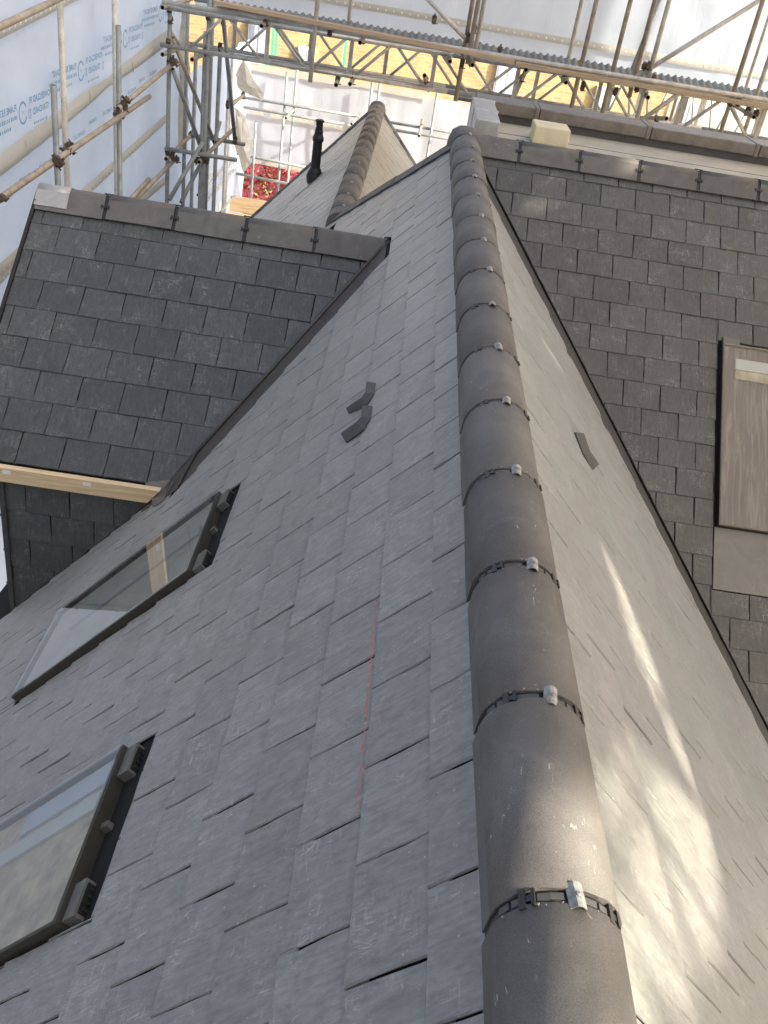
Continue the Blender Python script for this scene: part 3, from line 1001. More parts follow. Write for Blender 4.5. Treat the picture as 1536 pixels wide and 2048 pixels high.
# rolled lip of the lining against the cut slates
mb = MB()
pa = A.p(YD-0.02, U0, 0.006); pb = A.p(YD-VS*(uL-U0), uL, 0.006)
mb.tube(pa+Vector((0, -0.03, 0.012)), pb+Vector((0, -0.03, 0.012)), 0.010, 8, 0, 0, False)
for i in range(len(mb.sm)): mb.sm[i] = True
mb.build('valley_roll', 'valley', wing)
# valley between B and the main slope
for seg in range(4):
    u_a, u_b = 0.10+seg*0.95, 0.10+(seg+1)*0.95-0.004
    f = lambda u: YM - c48*ZV*u
    strip('valley_lining', B, [(f(u_a)+0.05, u_a), (f(u_b)+0.05, u_b), (f(u_b)-0.64, u_b), (f(u_a)-0.64, u_a)], 'valley_dark', wing, 0.006+0.003*(seg % 2))

# ================================================================== MAIN ROOF (slope facing the camera on the right)
main = empty('main_roof', (2.6, YM, ZA-3), 'shade-darkened slate main roof slope on the right with one roof window and a lead capped parapet behind', 'roof')
W3 = (2.325, 3.105, 1.345, 2.66)
regC = [[(0, -1, -0.06), (0, 1, 4.4), (-1, -0.0, -0.2), (1, 0, 4.9), (-1, math.sin(T40)/t48, -XR-0.020)]]
h3 = (W3[0]-0.02, W3[1]+0.02, W3[2]-0.03, W3[3]+0.42)
lay_slates(main, C, 0.19, 0.2525, 0.205, 0.03, (0.02, 4.3), (0.3, 4.9), regC, [h3], ('slate_shaded_brown', 'slate_shaded_brown_far'), 300, 13, stagger0=1)
polyplane('roof_deck', C, [(0.34, 0.0), (4.9, 0.0), (4.9, 4.4), (2.88, 4.4)], 'deck', main, -0.004, 0.02, [W3])
jc = [0.80+0.441*n for n in range(-1, 10)]
PROF_C = profile2(0.130, 0.118, 0.060, R(50))
ridge_run(main, (0, YM, -1.215), (1, 0, 0), jc, 0.46, 4.9, PROF_C, 'black')
w3 = window(C, *W3, main, ('curtain', 'curtain', [(2.42, 3.05, 1.45, 1.53, 0.012, 'strip_white'), (2.42, 3.05, 1.535, 1.60, 0.010, 'interior_sand')]),
            'roof window on the right slope with pinkish wrinkled lining behind the glass')
strip('apron_flashing', C, [(W3[0]-0.014, W3[3]+0.002), (W3[1]+0.014, W3[3]+0.002), (W3[1]+0.014, W3[3]+0.415), (W3[0]-0.014, W3[3]+0.415)], 'apron', main, 0.012)
# flat roof, parapet, coping
mb = MB(); mb.box((0.60, YM+0.10, -1.60), (6.0, 8.47, -1.325)); o = mb.build('flat_roof', 'membrane', main)
mb = MB()
for y in (7.45, 7.62, 7.95): mb.box((0.7, y, -1.3249), (6.0, y+0.006, -1.3225))
mb.build('membrane_lap', 'upstand', main)
mb = MB(); mb.box((0.50, 8.47, -2.6), (6.0, 8.72, -1.245)); mb.build('parapet_wall', 'upstand', main)
xs = [0.52, 1.06, 2.02, 2.96, 3.9, 4.9, 6.0]
for x0, x1 in zip(xs, xs[1:]):
    mb = MB(); mb.box((x0+0.002, 8.42, -1.26), (x1-0.002, 8.77, -1.165))
    mb.box((x1-0.045, 8.413, -1.267), (x1-0.006, 8.777, -1.158))
    o = mb.build('parapet_coping', 'lead_brown', main)
    mod = o.modifiers.new('edge', 'BEVEL'); mod.width = 0.008; mod.segments = 2
for y0, y1, dz in ((7.46, 7.93, 0), (7.94, 8.41, 0.004)):
    mb = MB(); mb.box((0.48, y0, -1.56), (0.665, y1, -1.165+dz)); mb.box((0.472, y1-0.03, -1.56), (0.673, y1-0.004, -1.158+dz))
    o = mb.build('lead_pier_sheet', 'lead', main)
    mod = o.modifiers.new('edge', 'BEVEL'); mod.width = 0.012; mod.segments = 2
mb = MB()
mb.box((0.962, 7.74, -1.3235), (1.245, 8.02, -1.19))
bx = mb.build('insulation_block', 'box')
tag(bx, 'cream insulation block lying on the flat roof between the ridge and the parapet', 'block')
mod = bx.modifiers.new('edge', 'BEVEL'); mod.width = 0.012; mod.segments = 3

# ================================================================== SIDE WING (left, ridge across the picture)
side = empty('cross_roof_wing', (-1.3, YD, ZD-3), 'shade-darkened left slate roof wing with level ridge, timber fascia and slate hung wall', 'roof')
XV = -2.265
tv = math.sin(T38)/t48
regD = [[(0, -1, -0.06), (0, 1, 1.845), (-1, 0, -XV-0.02+0.02), (1, tv, XR-(ZA-ZD)/t48-0.012)]]
lay_slates(side, D, 0.2, 0.2525, 0.243, -0.06, (0.02, 1.8), (XV, 0.2), regD, [], ('slate_shaded', 'slate_shaded_far'), 300, 14, stagger0=0)
polyplane('roof_deck', D, [(XV, 0.0), (-0.1, 0.0), (-1.1, 1.85), (XV, 1.85)], 'deck', side, -0.004, 0.02)
Db = Frame((0, YD, ZD), (1, 0, 0), (0, math.cos(T38), -math.sin(T38)))
polyplane('back_slope', Db, [(XV, 0.0), (-0.1, 0.0), (-1.0, 1.6), (XV, 1.6)], 'slate_shaded', side, 0.004, 0.02)
mb = MB()
D.box(mb, XV-0.022, XV-0.001, 0.0, 1.86, -0.09, 0.022); mb.build('verge_trim', 'frame_dark', side)
PROF_D = profile2(0.134, 0.118, 0.060, R(50))
jd = [2.265-1.83, 2.265-1.395+0.005, 2.265-0.94, 2.265-0.495]
ridge_run(side, (XV, YD, -1.728), (1, 0, 0), jd, 0.0, 2.21, PROF_D, 'black')
mb = MB(); pl = profile2(0.118, 0.100, 0.062, R(50))
shell(mb, pl, -0.006, 0.20, 0.003, 0, -0.0045)
o = add('lead_end_cap', mb.mesh('lead_end_cap', 'lead'), side, Matrix.Translation((XV, YD, -1.728)) @ Matrix(((0, 1, 0), (-1, 0, 0), (0, 0, 1))).to_4x4())
mb = MB(); mb.box((XV-0.004, YD-0.105, -1.86), (XV+0.004, YD+0.105, -1.80)); mb.build('end_closer', 'frame_dark', side)
# mitred end tucked against A
mb = MB()
P0 = Vector((-0.055, YD, -1.735))
mb.quad([P0, P0+Vector((-0.10, -0.115, -0.125)), P0+Vector((0.05, -0.10, -0.10)), P0+Vector((0.09, 0.0, 0.0))])
mb.build('ridge_end_lead', 'valley', side)
mb = MB()
mb.tube((-0.06, YD-0.005, -1.722), (0.05, YD+0.01, -1.706), 0.006, 6, 0, 0, False)
mb.build('end_strip', 'black', side)
# lead saddle at the foot of the valley
mb = MB()
mb.quad([D.p(-1.20, 1.845, 0.022), D.p(-1.055, 1.80, 0.020), A.p(4.40, 2.10, 0.022), A.p(4.24, 2.13, 0.018), A.p(4.26, 2.22, 0.018), A.p(4.36, 2.26, 0.03)])
mb.build('lead_saddle', 'lead_brown', side)
strip('lead_saddle', A, [(4.72, 2.00), (4.26, 2.04), (4.35, 2.36), (4.45, 2.36)], 'valley', side, 0.016, 0.004)
# eave: black gutter board and new timber fascia
YW = 4.42
mb = MB(); D.box(mb, XV, -1.10, 1.80, 1.872, -0.06, -0.010); mb.build('eave_board', 'frame_dark', side)
tb = MB()
x0, x1 = XV, -1.09
zt, zb = -2.870, -2.962
yb0, yb1 = 4.375, 4.415
sect = [(x0, zb), (x1-0.07, zb), (x1, zt), (x0, zt)]
for y in (yb0, yb1):
    for x, z in sect: tb.v.append(Vector((x, y, z)))
tb.face([0, 1, 2, 3]); tb.face([7, 6, 5, 4])
for i in range(4):
    j = (i+1) % 4; tb.face([j, i, 4+i, 4+j])
o = tb.build('timber_fascia', 'timber', side)
for x in (-1.97, -1.52):
    q = MB(); q.box((x, yb0-0.004, zt-0.035), (x+0.045, yb0-0.001, zt-0.012)); q.build('torn_tape', 'eyelet', side)
# slate hung wall
W = Frame((0, YW, -2.93), (1, 0, 0), (0, 0, -1))
# valley meets A at x for height: x = XR-(ZA-z)/t48
regW = [[(0, -1, -0.0), (0, 1, 1.6), (-1, 0, 1.985), (1, 1/t48, XR-(ZA+2.93)/t48-0.01)]]
lay_slates(side, W, 0.20, 0.2525, 0.04, -1.860+0.252, (0.0, 1.4), (-2.0, -1.0), regW, [], ('slate_shaded', 'slate_shaded_far'), 60, 15)
mb = MB(); mb.box((-1.985, YW+0.004, -4.6), (-1.0, YW+0.10, -2.95)); mb.build('wall', 'deck', side)
zz = -2.965
for k in range(4):
    mb = MB(); mb.box((-2.012, YW-0.028, zz-0.245), (-1.982, YW+0.04, zz)); mb.box((-2.016, YW-0.031, zz-0.245), (-1.978, YW+0.042, zz-0.232))
    mb.build('corner_trim', 'bracket', side); zz -= 0.248

# ================================================================== REAR WING
rear = empty('gable_roof_wing', (-0.5, 11.0, -6), 'farther slate roof wing with its own short ridge and a black vent pipe', 'roof')
XR2 = XR-U_R2*c48; ZR2 = ZA-U_R2*s48
Y2 = 14.1
regR = [[(0, -1, -U_R2), (0, 1, 4.5), (-1, 0.0, -8.05), (1, 0, Y2-0.02), (-1, VS, -(YD-VS*U0)-0.10)]]
A2 = Frame(A.p(0, 0, 0), (0, 1, 0), A.s)
lay_slates(rear, A2, g, 0.252, 0.245, 1.038, (U_R2-0.06, 4.5), (8.0, Y2), regR, [], ('slate', 'slate_far'), 170, 16, stagger0=1)
polyplane('roof_deck', A2, [(8.0, U_R2+0.02), (Y2, U_R2+0.02), (Y2, 4.6), (9.0, 4.6)], 'deck', rear, -0.004, 0.02)
B2 = Frame((XR2, 0, ZR2), (0, 1, 0), B.s)
regR2 = [[(0, -1, -0.05), (0, 1, 3.0), (-1, -HK, -8.25), (1, 0, Y2-0.02)]]
lay_slates(rear, B2, g, 0.252, 0.20, 1.0, (0.0, 3.0), (7.5, Y2), regR2, [], ('slate', 'slate_far'), 120, 17)
polyplane('roof_deck', B2, [(8.3, 0.0), (Y2, 0.0), (Y2, 3.0), (9, 3.0)], 'deck', rear, -0.004, 0.02)
ridge_run(rear, (XR2, 0, ZR2+0.050), (0, 1, 0), [8.45+0.445*n for n in range(13)], 8.22, Y2+0.05, PROF, 'silver')
mb = MB(); mb.lathe([(0.128, -0.17), (0.118, -0.07), (0.098, -0.012), (0.055, 0.018), (0.0, 0.026)], 20, 0, Matrix.Translation((XR2, Y2+0.03, ZR2+0.05)))
for i in range(len(mb.sm)): mb.sm[i] = True
mb.build('ridge_saddle', 'tile', rear)
PV = profile(0.07, 0.07, 0.05)
ridge_run(rear, A2.p(Y2, U_R2, 0.045), A2.s, [0.1+0.45*n for n in range(8)], 0.0, 3.2, PV, 'black', detail=False, names='verge_tile', gap=0.012)
ridge_run(rear, B2.p(Y2, 0, 0.045), B2.s, [0.1+0.45*n for n in range(8)], 0.0, 2.9, PV, 'black', detail=False, names='verge_tile', gap=0.012)
mb = MB(); g0 = A2.p(Y2, 0, 0); gp = [(XR2, ZR2-0.02), (XR2-2.2, ZR2-0.02-2.2*t48), (XR2+1.9, ZR2-0.02-1.9*t48)]
mb.v += [Vector((x, Y2-0.05, z)) for x, z in gp]+[Vector((x, Y2+0.02, z)) for x, z in gp]
mb.face([0, 1, 2]); mb.face([5, 4, 3]); mb.face([0, 3, 4, 1]); mb.face([1, 4, 5, 2]); mb.face([2, 5, 3, 0])
mb.build('gable_wall', 'wallback', rear)
# vent pipe
vb = Vector((-1.113, 12.17, -2.951))
pipe = MB()
mx = Matrix.Translation(vb+Vector((0, 0, -0.08)))
pipe.lathe([(0.055, 0.0), (0.095, 0.06), (0.105, 0.14), (0.088, 0.20), (0.060, 0.25), (0.058, 0.56), (0.070, 0.57), (0.070, 0.61), (0.060, 0.63), (0.052, 0.66),
            (0.052, 0.69), (0.046, 0.70), (0.046, 0.73), (0.040, 0.735), (0.040, 0.75), (0.047, 0.755), (0.047, 0.77), (0.040, 0.775), (0.052, 0.79), (0.052, 0.80)], 24, 0, mx)
pv = pipe.build('vent_pipe', 'vent', rear)
cap = MB(); cap.lathe([(0.056, 0.0), (0.058, 0.012), (0.045, 0.02)], 24, 0, Matrix.Translation(vb+Vector((0, 0, 0.722)))); cap.build('vent_cap', 'vent', pv)
fl = MB(); fl.quad([A.p(12.02, 2.28, 0.02), A.p(12.33, 2.28, 0.02), A.p(12.28, 2.56, 0.02), A.p(12.10, 2.60, 0.02)]); fl.build('pipe_flashing', 'lead', rear)

# ================================================================== SCAFFOLD
RT = 0.0242
def tubes(parent, name, a, b, m='tube', r=RT, n=12):
    mb = MB(); mb.tube(a, b, r, n); return mb.build(name, [m, 'hole'], parent)
_cm = None
def coupler(parent, p, d=(0, 0, 1)):
    global _cm
    if _cm is None:
        mb = MB()
        mb.lathe([(0.034, -0.028), (0.034, 0.028)], 10)
        mb.lathe([(0.034, -0.028), (0.034, 0.028)], 10, 0, Matrix.Translation((0.05, 0, 0)) @ Matrix.Rotation(R(90), 4, 'X'))
        mb.box((-0.05, -0.014, -0.014), (-0.030, 0.014, 0.014)); mb.box((0.03, -0.06, -0.012), (0.055, 0.060, 0.012))
        mb.tube((-0.045, 0, -0.02), (-0.045, 0, 0.055), 0.007, 6, 0, 0, False)
        mb.tube((0.05, 0.045, 0.0), (0.10, 0.045, 0.0), 0.007, 6, 0, 0, False)
        _cm = mb.mesh('coupler', 'coupler')
    q = Vector(d).to_track_quat('Z', 'Y')
    return add('coupler', _cm, parent, Matrix.Translation(p) @ q.to_matrix().to_4x4() @ Matrix.Rotation(random.random()*6, 4, 'Z') @ Matrix.Scale(0.78, 4))
def vert(parent, px, py, axis, val, z0, z1, m='tube', name='standard'):
    p = at(px, py, axis, val)
    return tubes(parent, name, (p.x, p.y, z0), (p.x, p.y, z1), m), p
def seg(parent, p, q, axis, val, m='tube', name='ledger', val2=None, ext=0.0, r=RT):
    a = at(*p, axis, val); b = at(*q, axis, val if val2 is None else val2)
    d = (b-a).normalized()
    tubes(parent, name, a-d*ext, b+d*ext, m, r)
    return a, b

# --- left wall scaffold
ls = empty('wall_scaffold', (-2.8, 9, -9), 'steel tube scaffold standing against the printed white sheeting on the left', 'scaffold')
XS = -2.80
z_top = 2.5
for (px, py, top, m) in ((127, 180, z_top, 'tube'), (231, 180, z_top, 'tube')):
    vert(ls, px, py, 'x', XS, -9, top, m)
for (px, py, tpx, tpy) in ((111, 260, 107, 170), (238, 200, 234, 51)):
    p = at(px, py, 'x', XS+0.10); tz = at(tpx, tpy, 'x', XS+0.10).z
    tubes(ls, 'standard', (p.x, p.y, -9), (p.x, p.y, tz), 'tube_dark')
a, b = seg(ls, (0, 397), (299, 193), 'x', XS+0.16, 'tube_warm', ext=0.0)
a, b = seg(ls, (-60, 438), (20, 385), 'x', XS+0.16, 'tube_warm')
a, b = seg(ls, (236, 218), (352, 122), 'x', XS+0.12, 'tube_warm')
a, b = seg(ls, (-60, 82), (150, -18), 'x', XS+0.12, 'tube_warm', ext=0.3)
a, b = seg(ls, (270, 400), (353, 316), 'x', XS+0.10, 'tube_warm', ext=0.0)
a, b = seg(ls, (250, 410), (298, 359), 'x', XS+0.16, 'tube_warm')
for (px, py, xx) in ((128, 310, XS+0.13), (143, 300, XS+0.13), (113, 318, XS+0.2), (240, 232, XS+0.15), (242, 212, XS+0.12), (248, 205, XS+0.15), (350, 122, XS+0.12), (348, 318, XS+0.12), (2, 396, XS+0.2), (345, 128, XS+0.15)):
    coupler(ls, at(px, py, 'x', xx), (0, 1, 0))

# --- corner tower
tw = empty('scaffold_tower', (-2.5, 11.3, -9), 'crowded corner tower of scaffold tubes where the left sheeting meets the long truss', 'scaffold')
YT = 11.25
for (px, py, yy, z1, m) in ((337, 200, YT, 2.5, 'tube_dark'), (412, 200, YT, 2.5, 'tube_dark'), (371, 200, 12.6, 2.5, 'tube_dark'), (434, 250, 12.0, -1.55, 'tube_dark'),
                           (420, 180, 12.7, 2.5, 'tube_dark'), (450, 330, 14.5, -2.3, 'tube'), (456, 300, 15.2, -1.9, 'tube'), (403, 300, YT+0.5, -1.4, 'tube_dark'), (385, 330, 12.9, -1.7, 'tube_dark')):
    vert(tw, px, py, 'y', yy, -9, z1, m)
for (p, q, y0, y1, m) in (((443, 0), (470, 283), YT-0.1, 12.2, 'tube_dark'), ((345, 138), (400, 290), YT-0.06, YT+0.5, 'tube_dark'), ((344, 75), (432, 293), YT+0.3, 12.2, 'tube_warm'),
                        ((405, 285), (338, 400), YT-0.08, YT-0.5, 'tube_dark'), ((400, 330), (362, 405), YT+0.3, YT-0.1, 'tube_dark'), ((340, 60), (362, 96), YT+0.1, YT+0.8, 'tube'),
                        ((428, 283), (440, 245), 12.0, 12.4, 'tube_dark')):
    seg(tw, p, q, 'y', y0, m, 'brace', y1)
for (p, q, yy, m) in (((330, 297), (473, 320), YT-0.07, 'tube_dark'), ((382, 270), (490, 289), YT+0.9, 'tube_dark')):
    seg(tw, p, q, 'y', yy, m, 'ledger')
for (p, q, y0, y1) in (((325, 15), (385, -3), YT-0.15, 12.3), ((325, 109), (378, 90), YT-0.15, 12.3), ((384, 119), (415, 105), YT-0.2, 11.7), ((332, 318), (385, 268), YT-0.1, 12.6), ((398, 324), (470, 255), YT-0.1, 12.6),
                       ((455, 215), (488, 190), 13.2, 14.2)):
    seg(tw, p, q, 'y', y0, 'tube_warm', 'transom', y1)
for (px, py, yy) in ((338, 20, YT), (340, 42, YT), (338, 86, YT), (338, 122, YT), (416, 34, YT), (412, 106, YT), (336, 300, YT), (405, 312, YT-0.05), (394, 318, YT), (410, 322, YT), (434, 285, 12), (380, 272, 12.5), (440, 92, 12),
                     (446, 45, 12), (470, 283, 12.1), (455, 210, 13.2), (486, 193, 14.2), (398, 300, YT+0.4), (345, 310, YT), (415, 318, YT+0.2), (404, 290, YT+0.3)):
    coupler(tw, at(px, py, 'y', yy), (1, 0, 0))

# --- lattice beams
def lattice(name, label, Y, zt, zb, x0, x1, bay=0.92, m='alu', phase=0.0):
    root = empty(name, (x0, Y, zb), label, 'beam')
    ch = []
    ln = 3.2
    x = x0
    while x < x1:
        e = min(x+ln, x1)
        tubes(root, 'chord', (x, Y, zt), (e, Y, zt), m)
        tubes(root, 'chord', (x, Y, zb), (e, Y, zb), m)
        x = e
    x = x0+0.25+phase
    k = 0
    while x+bay < x1:
        mb = MB(); mb.box((x-0.022, Y-0.014, zb), (x+0.022, Y+0.014, zt)); mb.build('upright', m, root)
        for sx, ex in ((x+0.06, x+bay/2-0.03), (x+bay-0.06, x+bay/2+0.03)):
            top, bot = (zt, zb) if k % 2 == 0 else (zb, zt)
            mb = MB(); mb.tube((sx, Y, bot), (ex, Y, top), 0.0165, 8, 0, 0, False); mb.build('strut', m, root)
        x += bay; k += 1
    return root
YF = 11.2
b1 = lattice('lattice_beam', 'nearest of the long aluminium lattice beams crossing the top of the picture', YF, -1.165, -1.535, -2.85, 6.6)
b2 = lattice('lattice_beam', 'farther lattice beam running parallel behind the nearest one', 12.35, -1.26, -1.63, -2.85, 6.6, 0.92, 'alu', 0.35)
b3 = lattice('lattice_beam', 'thin dark lattice beam low behind the others at the right end', 13.1, -1.30, -1.78, 2.1, 6.6, 0.42, 'tube', 0.1)

fs = empty('truss_platform_scaffold', (1.5, 11, -9), 'scaffold tubes and boards carried on the long lattice beams across the top', 'scaffold')
# long ledgers and the buff board along the beams
for (y, z, x0, x1, m) in ((10.92, -1.065, -2.2, 6.6, 'tube'), (11.9, -1.20, -2.8, 6.6, 'tube'), (12.6, -1.17, -2.8, 6.6, 'tube_dark'), (12.2, -1.66, -2.6, 1.9, 'tube_dark'), (12.75, -1.80, 0.5, 3.0, 'tube_dark'), (11.05, -1.10, -2.8, 3.9, 'tube')):
    tubes(fs, 'ledger', (x0, y, z), (x1, y, z), m)
for x0, x1, z0_, z1_ in ((-2.2, 1.0, -1.005, -1.092), (1.0, 4.1, -1.105, -1.125), (4.1, 6.6, -1.125, -1.13)):
    mb = MB(); L_ = x1-x0-0.02
    mb.box((0, 0, -0.020), (L_, 0.16, 0.018), 0, Matrix.Translation((x0, 10.80, z0_)) @ Matrix.Rotation(-math.atan2(z1_-z0_, L_), 4, 'Y'))
    mb.build('edge_board', 'board', fs)
# standards rising from the beams
def vtop(px, py, yy, zb, zt=2.5, m='tube', name='standard'):
    p = at(px, py, 'y', yy); return tubes(fs, name, (p.x, p.y, zb), (p.x, p.y, zt), m), p
STD = [(630, 60, 10.9, -1.62), (700, 20, 12.9, -1.2), (944, 75, 10.95, -1.2), (925, 120, 11.12, -1.60), (958, 60, 11.2, -1.22), (1165, 120, 10.95, -1.62), (1150, 60, 12.6, -1.2),
       (1231, 120, 11.0, -1.60), (1306, 120, 11.05, -1.66), (1280, 125, 12.9, -1.25), (1294, 60, 11.3, -1.30), (1478, 150, 11.0, -1.62), (1510, 200, 11.4, -1.66), (1530, 60, 12.9, -1.3),
       (672, 200, 99, 0)]
for px, py, yy, zb in STD:
    if yy > 50: continue
    vtop(px, py, yy, zb, 2.5, random.choice(('tube', 'tube', 'tube_warm')))
seg(fs, (850, -8), (932, 78), 'y', 11.0, 'tube', 'brace', 11.0)
seg(fs, (1268, 157), (1540, -12), 'y', 11.1, 'tube', 'brace', 11.1)
seg(fs, (1258, 155), (1322, -8), 'y', 12.4, 'tube_dark', 'brace', 12.4)
# short transoms whose open ends point at the camera
TR = [((523, 52), (560, 30)), ((720, 85), (740, 62)), ((672, 170), (680, 150)), ((700, 168), (712, 150)), ((900, 123), (893, 95)), ((945, 130), (938, 104)), ((1052, 140), (1030, 190)),
      ((1132, 165), (1118, 145)), ((1296, 195), (1275, 176)), ((1508, 234), (1468, 210)), ((849, 151), (857, 180)), ((1333, 237), (1280, 236))]
for p, q in TR:
    a = at(*p, 'y', 10.85); b = at(*q, 'y', 11.9)
    tubes(fs, 'transom', a, b, 'tube_warm')
    coupler(fs, a.lerp(b, 0.35), (1, 0, 0))
for (px, py) in ((530, 48), (925, 100), (935, 78), (1165, 175), (1232, 180), (1306, 160), (1290, 130), (1296, 135), (1512, 225), (1478, 200), (660, 60), (924, 130), (948, 60), (1000, 98), (1275, 172), (1460, 208), (868, 42)):
    coupler(fs, at(px, py, 'y', 11.0), (1, 0, 0))

# --- corrugated steel sheets lying on top
def corrugated(x0, x1, y0, y1, z0, z1, pitch=0.080, amp=0.013):
    mb = MB(); n = int((x1-x0)/pitch*6)
    ys = [y0, (y0+y1)/2, y1]
    for j, y in enumerate(ys):
        for i in range(n+1):
            x = x0+(x1-x0)*i/n
            z = z0+(z1-z0)*j/2 + amp*math.sin(2*math.pi*x/pitch)
            mb.v.append(Vector((x, y, z)))
    m = n+1
    for j in range(2):
        for i in range(n):
            mb.face([j*m+i, j*m+i+1, (j+1)*m+i+1, (j+1)*m+i], 0, True)
    return mb
cr = empty('corrugated_fence', (0, 12.0, -1.2), 'row of overlapping corrugated steel sheets along the back of the lattice beams', 'metal sheets')
x = -2.35; k = 0
while x < 6.4:
    wdt = 0.83
    mb = corrugated(x, x+wdt, 11.62, 12.05, -1.215+0.006*(k % 2), -1.085+0.006*(k % 2))
    o = mb.build('corrugated_sheet', 'steelsheet', cr)
    mod = o.modifiers.new('thick', 'SOLIDIFY'); mod.thickness = 0.002
    x += wdt-0.07; k += 1

# --- sheeting
def sheet(name, pt, nu, nv, mats, label, cat='sheeting', keep=None, group=None, parent=None, amp=0.03, seed=0.0, norm=Vector((0, 1, 0)), vscale=0.4):
    """pt(u,v) -> world point, wrinkled along norm"""
    mb = MB()
    for j in range(nv+1):
        for i in range(nu+1):
            p = pt(i/nu, j/nv)
            q = Vector((p.x*1.3+seed, p.y*1.3, p.z*vscale*1.6))
            d = noise.noise(q)*1.0 + noise.noise(q*3.1)*0.35
            # folds that hang from the ties
            d += 0.35*abs(noise.noise(Vector((p.x*3+seed, p.y*3, p.z*0.5))))
            mb.v.append(p+norm*d*amp)
    m = nu+1
    for j in range(nv):
        for i in range(nu):
            if keep and not keep((i+0.5)/nu, (j+0.5)/nv): continue
            mb.face([j*m+i, j*m+i+1, (j+1)*m+i+1, (j+1)*m+i], 0, True)
    o = mb.build(name, mats, parent)
    if label: tag(o, label, cat, group)
    return o
XW = -3.02
lsheet = sheet('scaffold_sheeting', lambda u, v: Vector((XW, 2.0+10.9*u, -9+9.4*v)), 120, 110, 'sheet', 'white printed scaffold sheeting forming the left hand wall', norm=Vector((1, 0, 0)), amp=0.045)
def band(parent, pts, w, axis_n, name='hem_band', m='hem', puff=0.02, eye=True):
    """ribbon following pts, width w in z, puffed towards axis_n"""
    mb = MB(); n = 60
    for i in range(n+1):
        t = i/n*(len(pts)-1); k = min(int(t), len(pts)-2); p = pts[k].lerp(pts[k+1], t-k)
        pin = abs(math.sin(t*math.pi*1.6))**0.5 if not eye else 1.0
        ww = w*(0.45+0.55*pin)
        for j in range(5):
            f = j/4-0.5
            mb.v.append(p + Vector((0, 0, f*ww)) + axis_n*(0.035+puff*math.cos(f*math.pi)*pin+0.006*noise.noise(Vector((i*0.6, j, 3)))))
    for i in range(n):
        for j in range(4):
            mb.face([i*5+j, i*5+j+1, (i+1)*5+j+1, (i+1)*5+j], 0, True)
    o = mb.build(name, m, parent)
    if eye:
        mb = MB()
        L = (pts[-1]-pts[0]).length; d = (pts[-1]-pts[0]).normalized(); c = int(L/0.105)
        for i in range(c):
            p = pts[0]+d*(i+0.5)*0.105+axis_n*(0.040+puff)
            k = len(mb.v)
            for q in range(6):
                mb.v.append(p+d*0.011*math.cos(q*math.pi/3)+Vector((0, 0, 0.011*math.sin(q*math.pi/3))))
            mb.face(list(range(k, k+6)))
        e = mb.build('eyelet_row', 'eyelet', o); e['kind'] = 'stuff'
    return o
X1 = Vector((1, 0, 0)); Yn = Vector((0, -1, 0))
def bl(p, q): return at(*p, 'x', XW+0.02), at(*q, 'x', XW+0.02)
a, b = bl((0, 322), (330, 72)); d = (b-a); band(lsheet, [a-d*0.3, b+d*0.02], 0.16, X1, eye=False, puff=0.05)
a, b = bl((0, 56), (106, 5)); d = (b-a); band(lsheet, [a-d*0.8, b+d*2.6], 0.10, X1, eye=True)
a, b = bl((181, 367), (328, 234)); d = (b-a); band(lsheet, [a-d*1.6, b], 0.10, X1)
a, b = bl((0, 545), (40, 500)); d = (b-a); band(lsheet, [a-d*0.8, b+d*3], 0.10, X1)
a, b = bl((290, 388), (328, 358)); d = (b-a); band(lsheet, [a-d*0.6, b], 0.10, X1)
for (px, py) in ((50, 280), (178, 183), (265, 125), (305, 93)):
    p = at(px, py, 'x', XW+0.09); tubes(lsheet, 'tie', p, p+Vector((0.01, 0.0, -0.09)), 'hem', 0.004, 6)

# printed text, read from behind so it is mirrored
def text_obj(parent, body, size, loc, yaxis_dir=-1, spacing=1.0, m='print', bold=0.006):
    cu = bpy.data.curves.new('print_text', 'FONT'); cu.body = body; cu.size = size; cu.space_character = spacing; cu.offset = bold
    tmp = bpy.data.objects.new('print_text', cu); COL.link(tmp)
    dg = bpy.context.evaluated_depsgraph_get(); me = bpy.data.meshes.new_from_object(tmp.evaluated_get(dg))
    bpy.data.objects.remove(tmp)
    me.materials.clear(); me.materials.append(M[m])
    # text x -> -Y (away end first), text y -> +Z ; seen from +X it is mirrored
    mx = Matrix(((0, 0, -1), (-1, 0, 0), (0, 1, 0))).to_4x4()
    return add('print_text', me, parent, Matrix.Translation(loc) @ mx)
def ring_logo(parent, c, r, m='print'):
    mb = MB(); n = 26
    for i in range(n+1):
        t = 0.5+2*math.pi*0.84*i/n
        for rr in (r, r*0.78):
            mb.v.append(c+Vector((0, rr*math.cos(t), rr*math.sin(t))))
    for i in range(n): mb.face([2*i, 2*i+1, 2*i+3, 2*i+2])
    return mb.build('print_logo', m, parent)
def small_lines(parent, y_hi, z, n, h, rnd, m='print'):
    """lines too small to read in the photograph: rows of tiny strokes"""
    mb = MB(); y = y_hi
    while y > y_hi-n:
        wd = rnd.uniform(0.012, 0.03)
        mb.quad([(0, y, z), (0, y-wd, z), (0, y-wd, z+h), (0, y, z+h)]); y -= wd+rnd.uniform(0.008, 0.02)
    for v in mb.v: v.x = XP
    o = mb.build('print_lines', m, parent); o['kind'] = 'stuff'; return o
XP = XW+0.062
rp = random.Random(5)
cA = at(46, 226, 'x', XP); cB = at(162, 142, 'x', XP)
per = cB.y-cA.y
slope_z = (cB.z-cA.z)
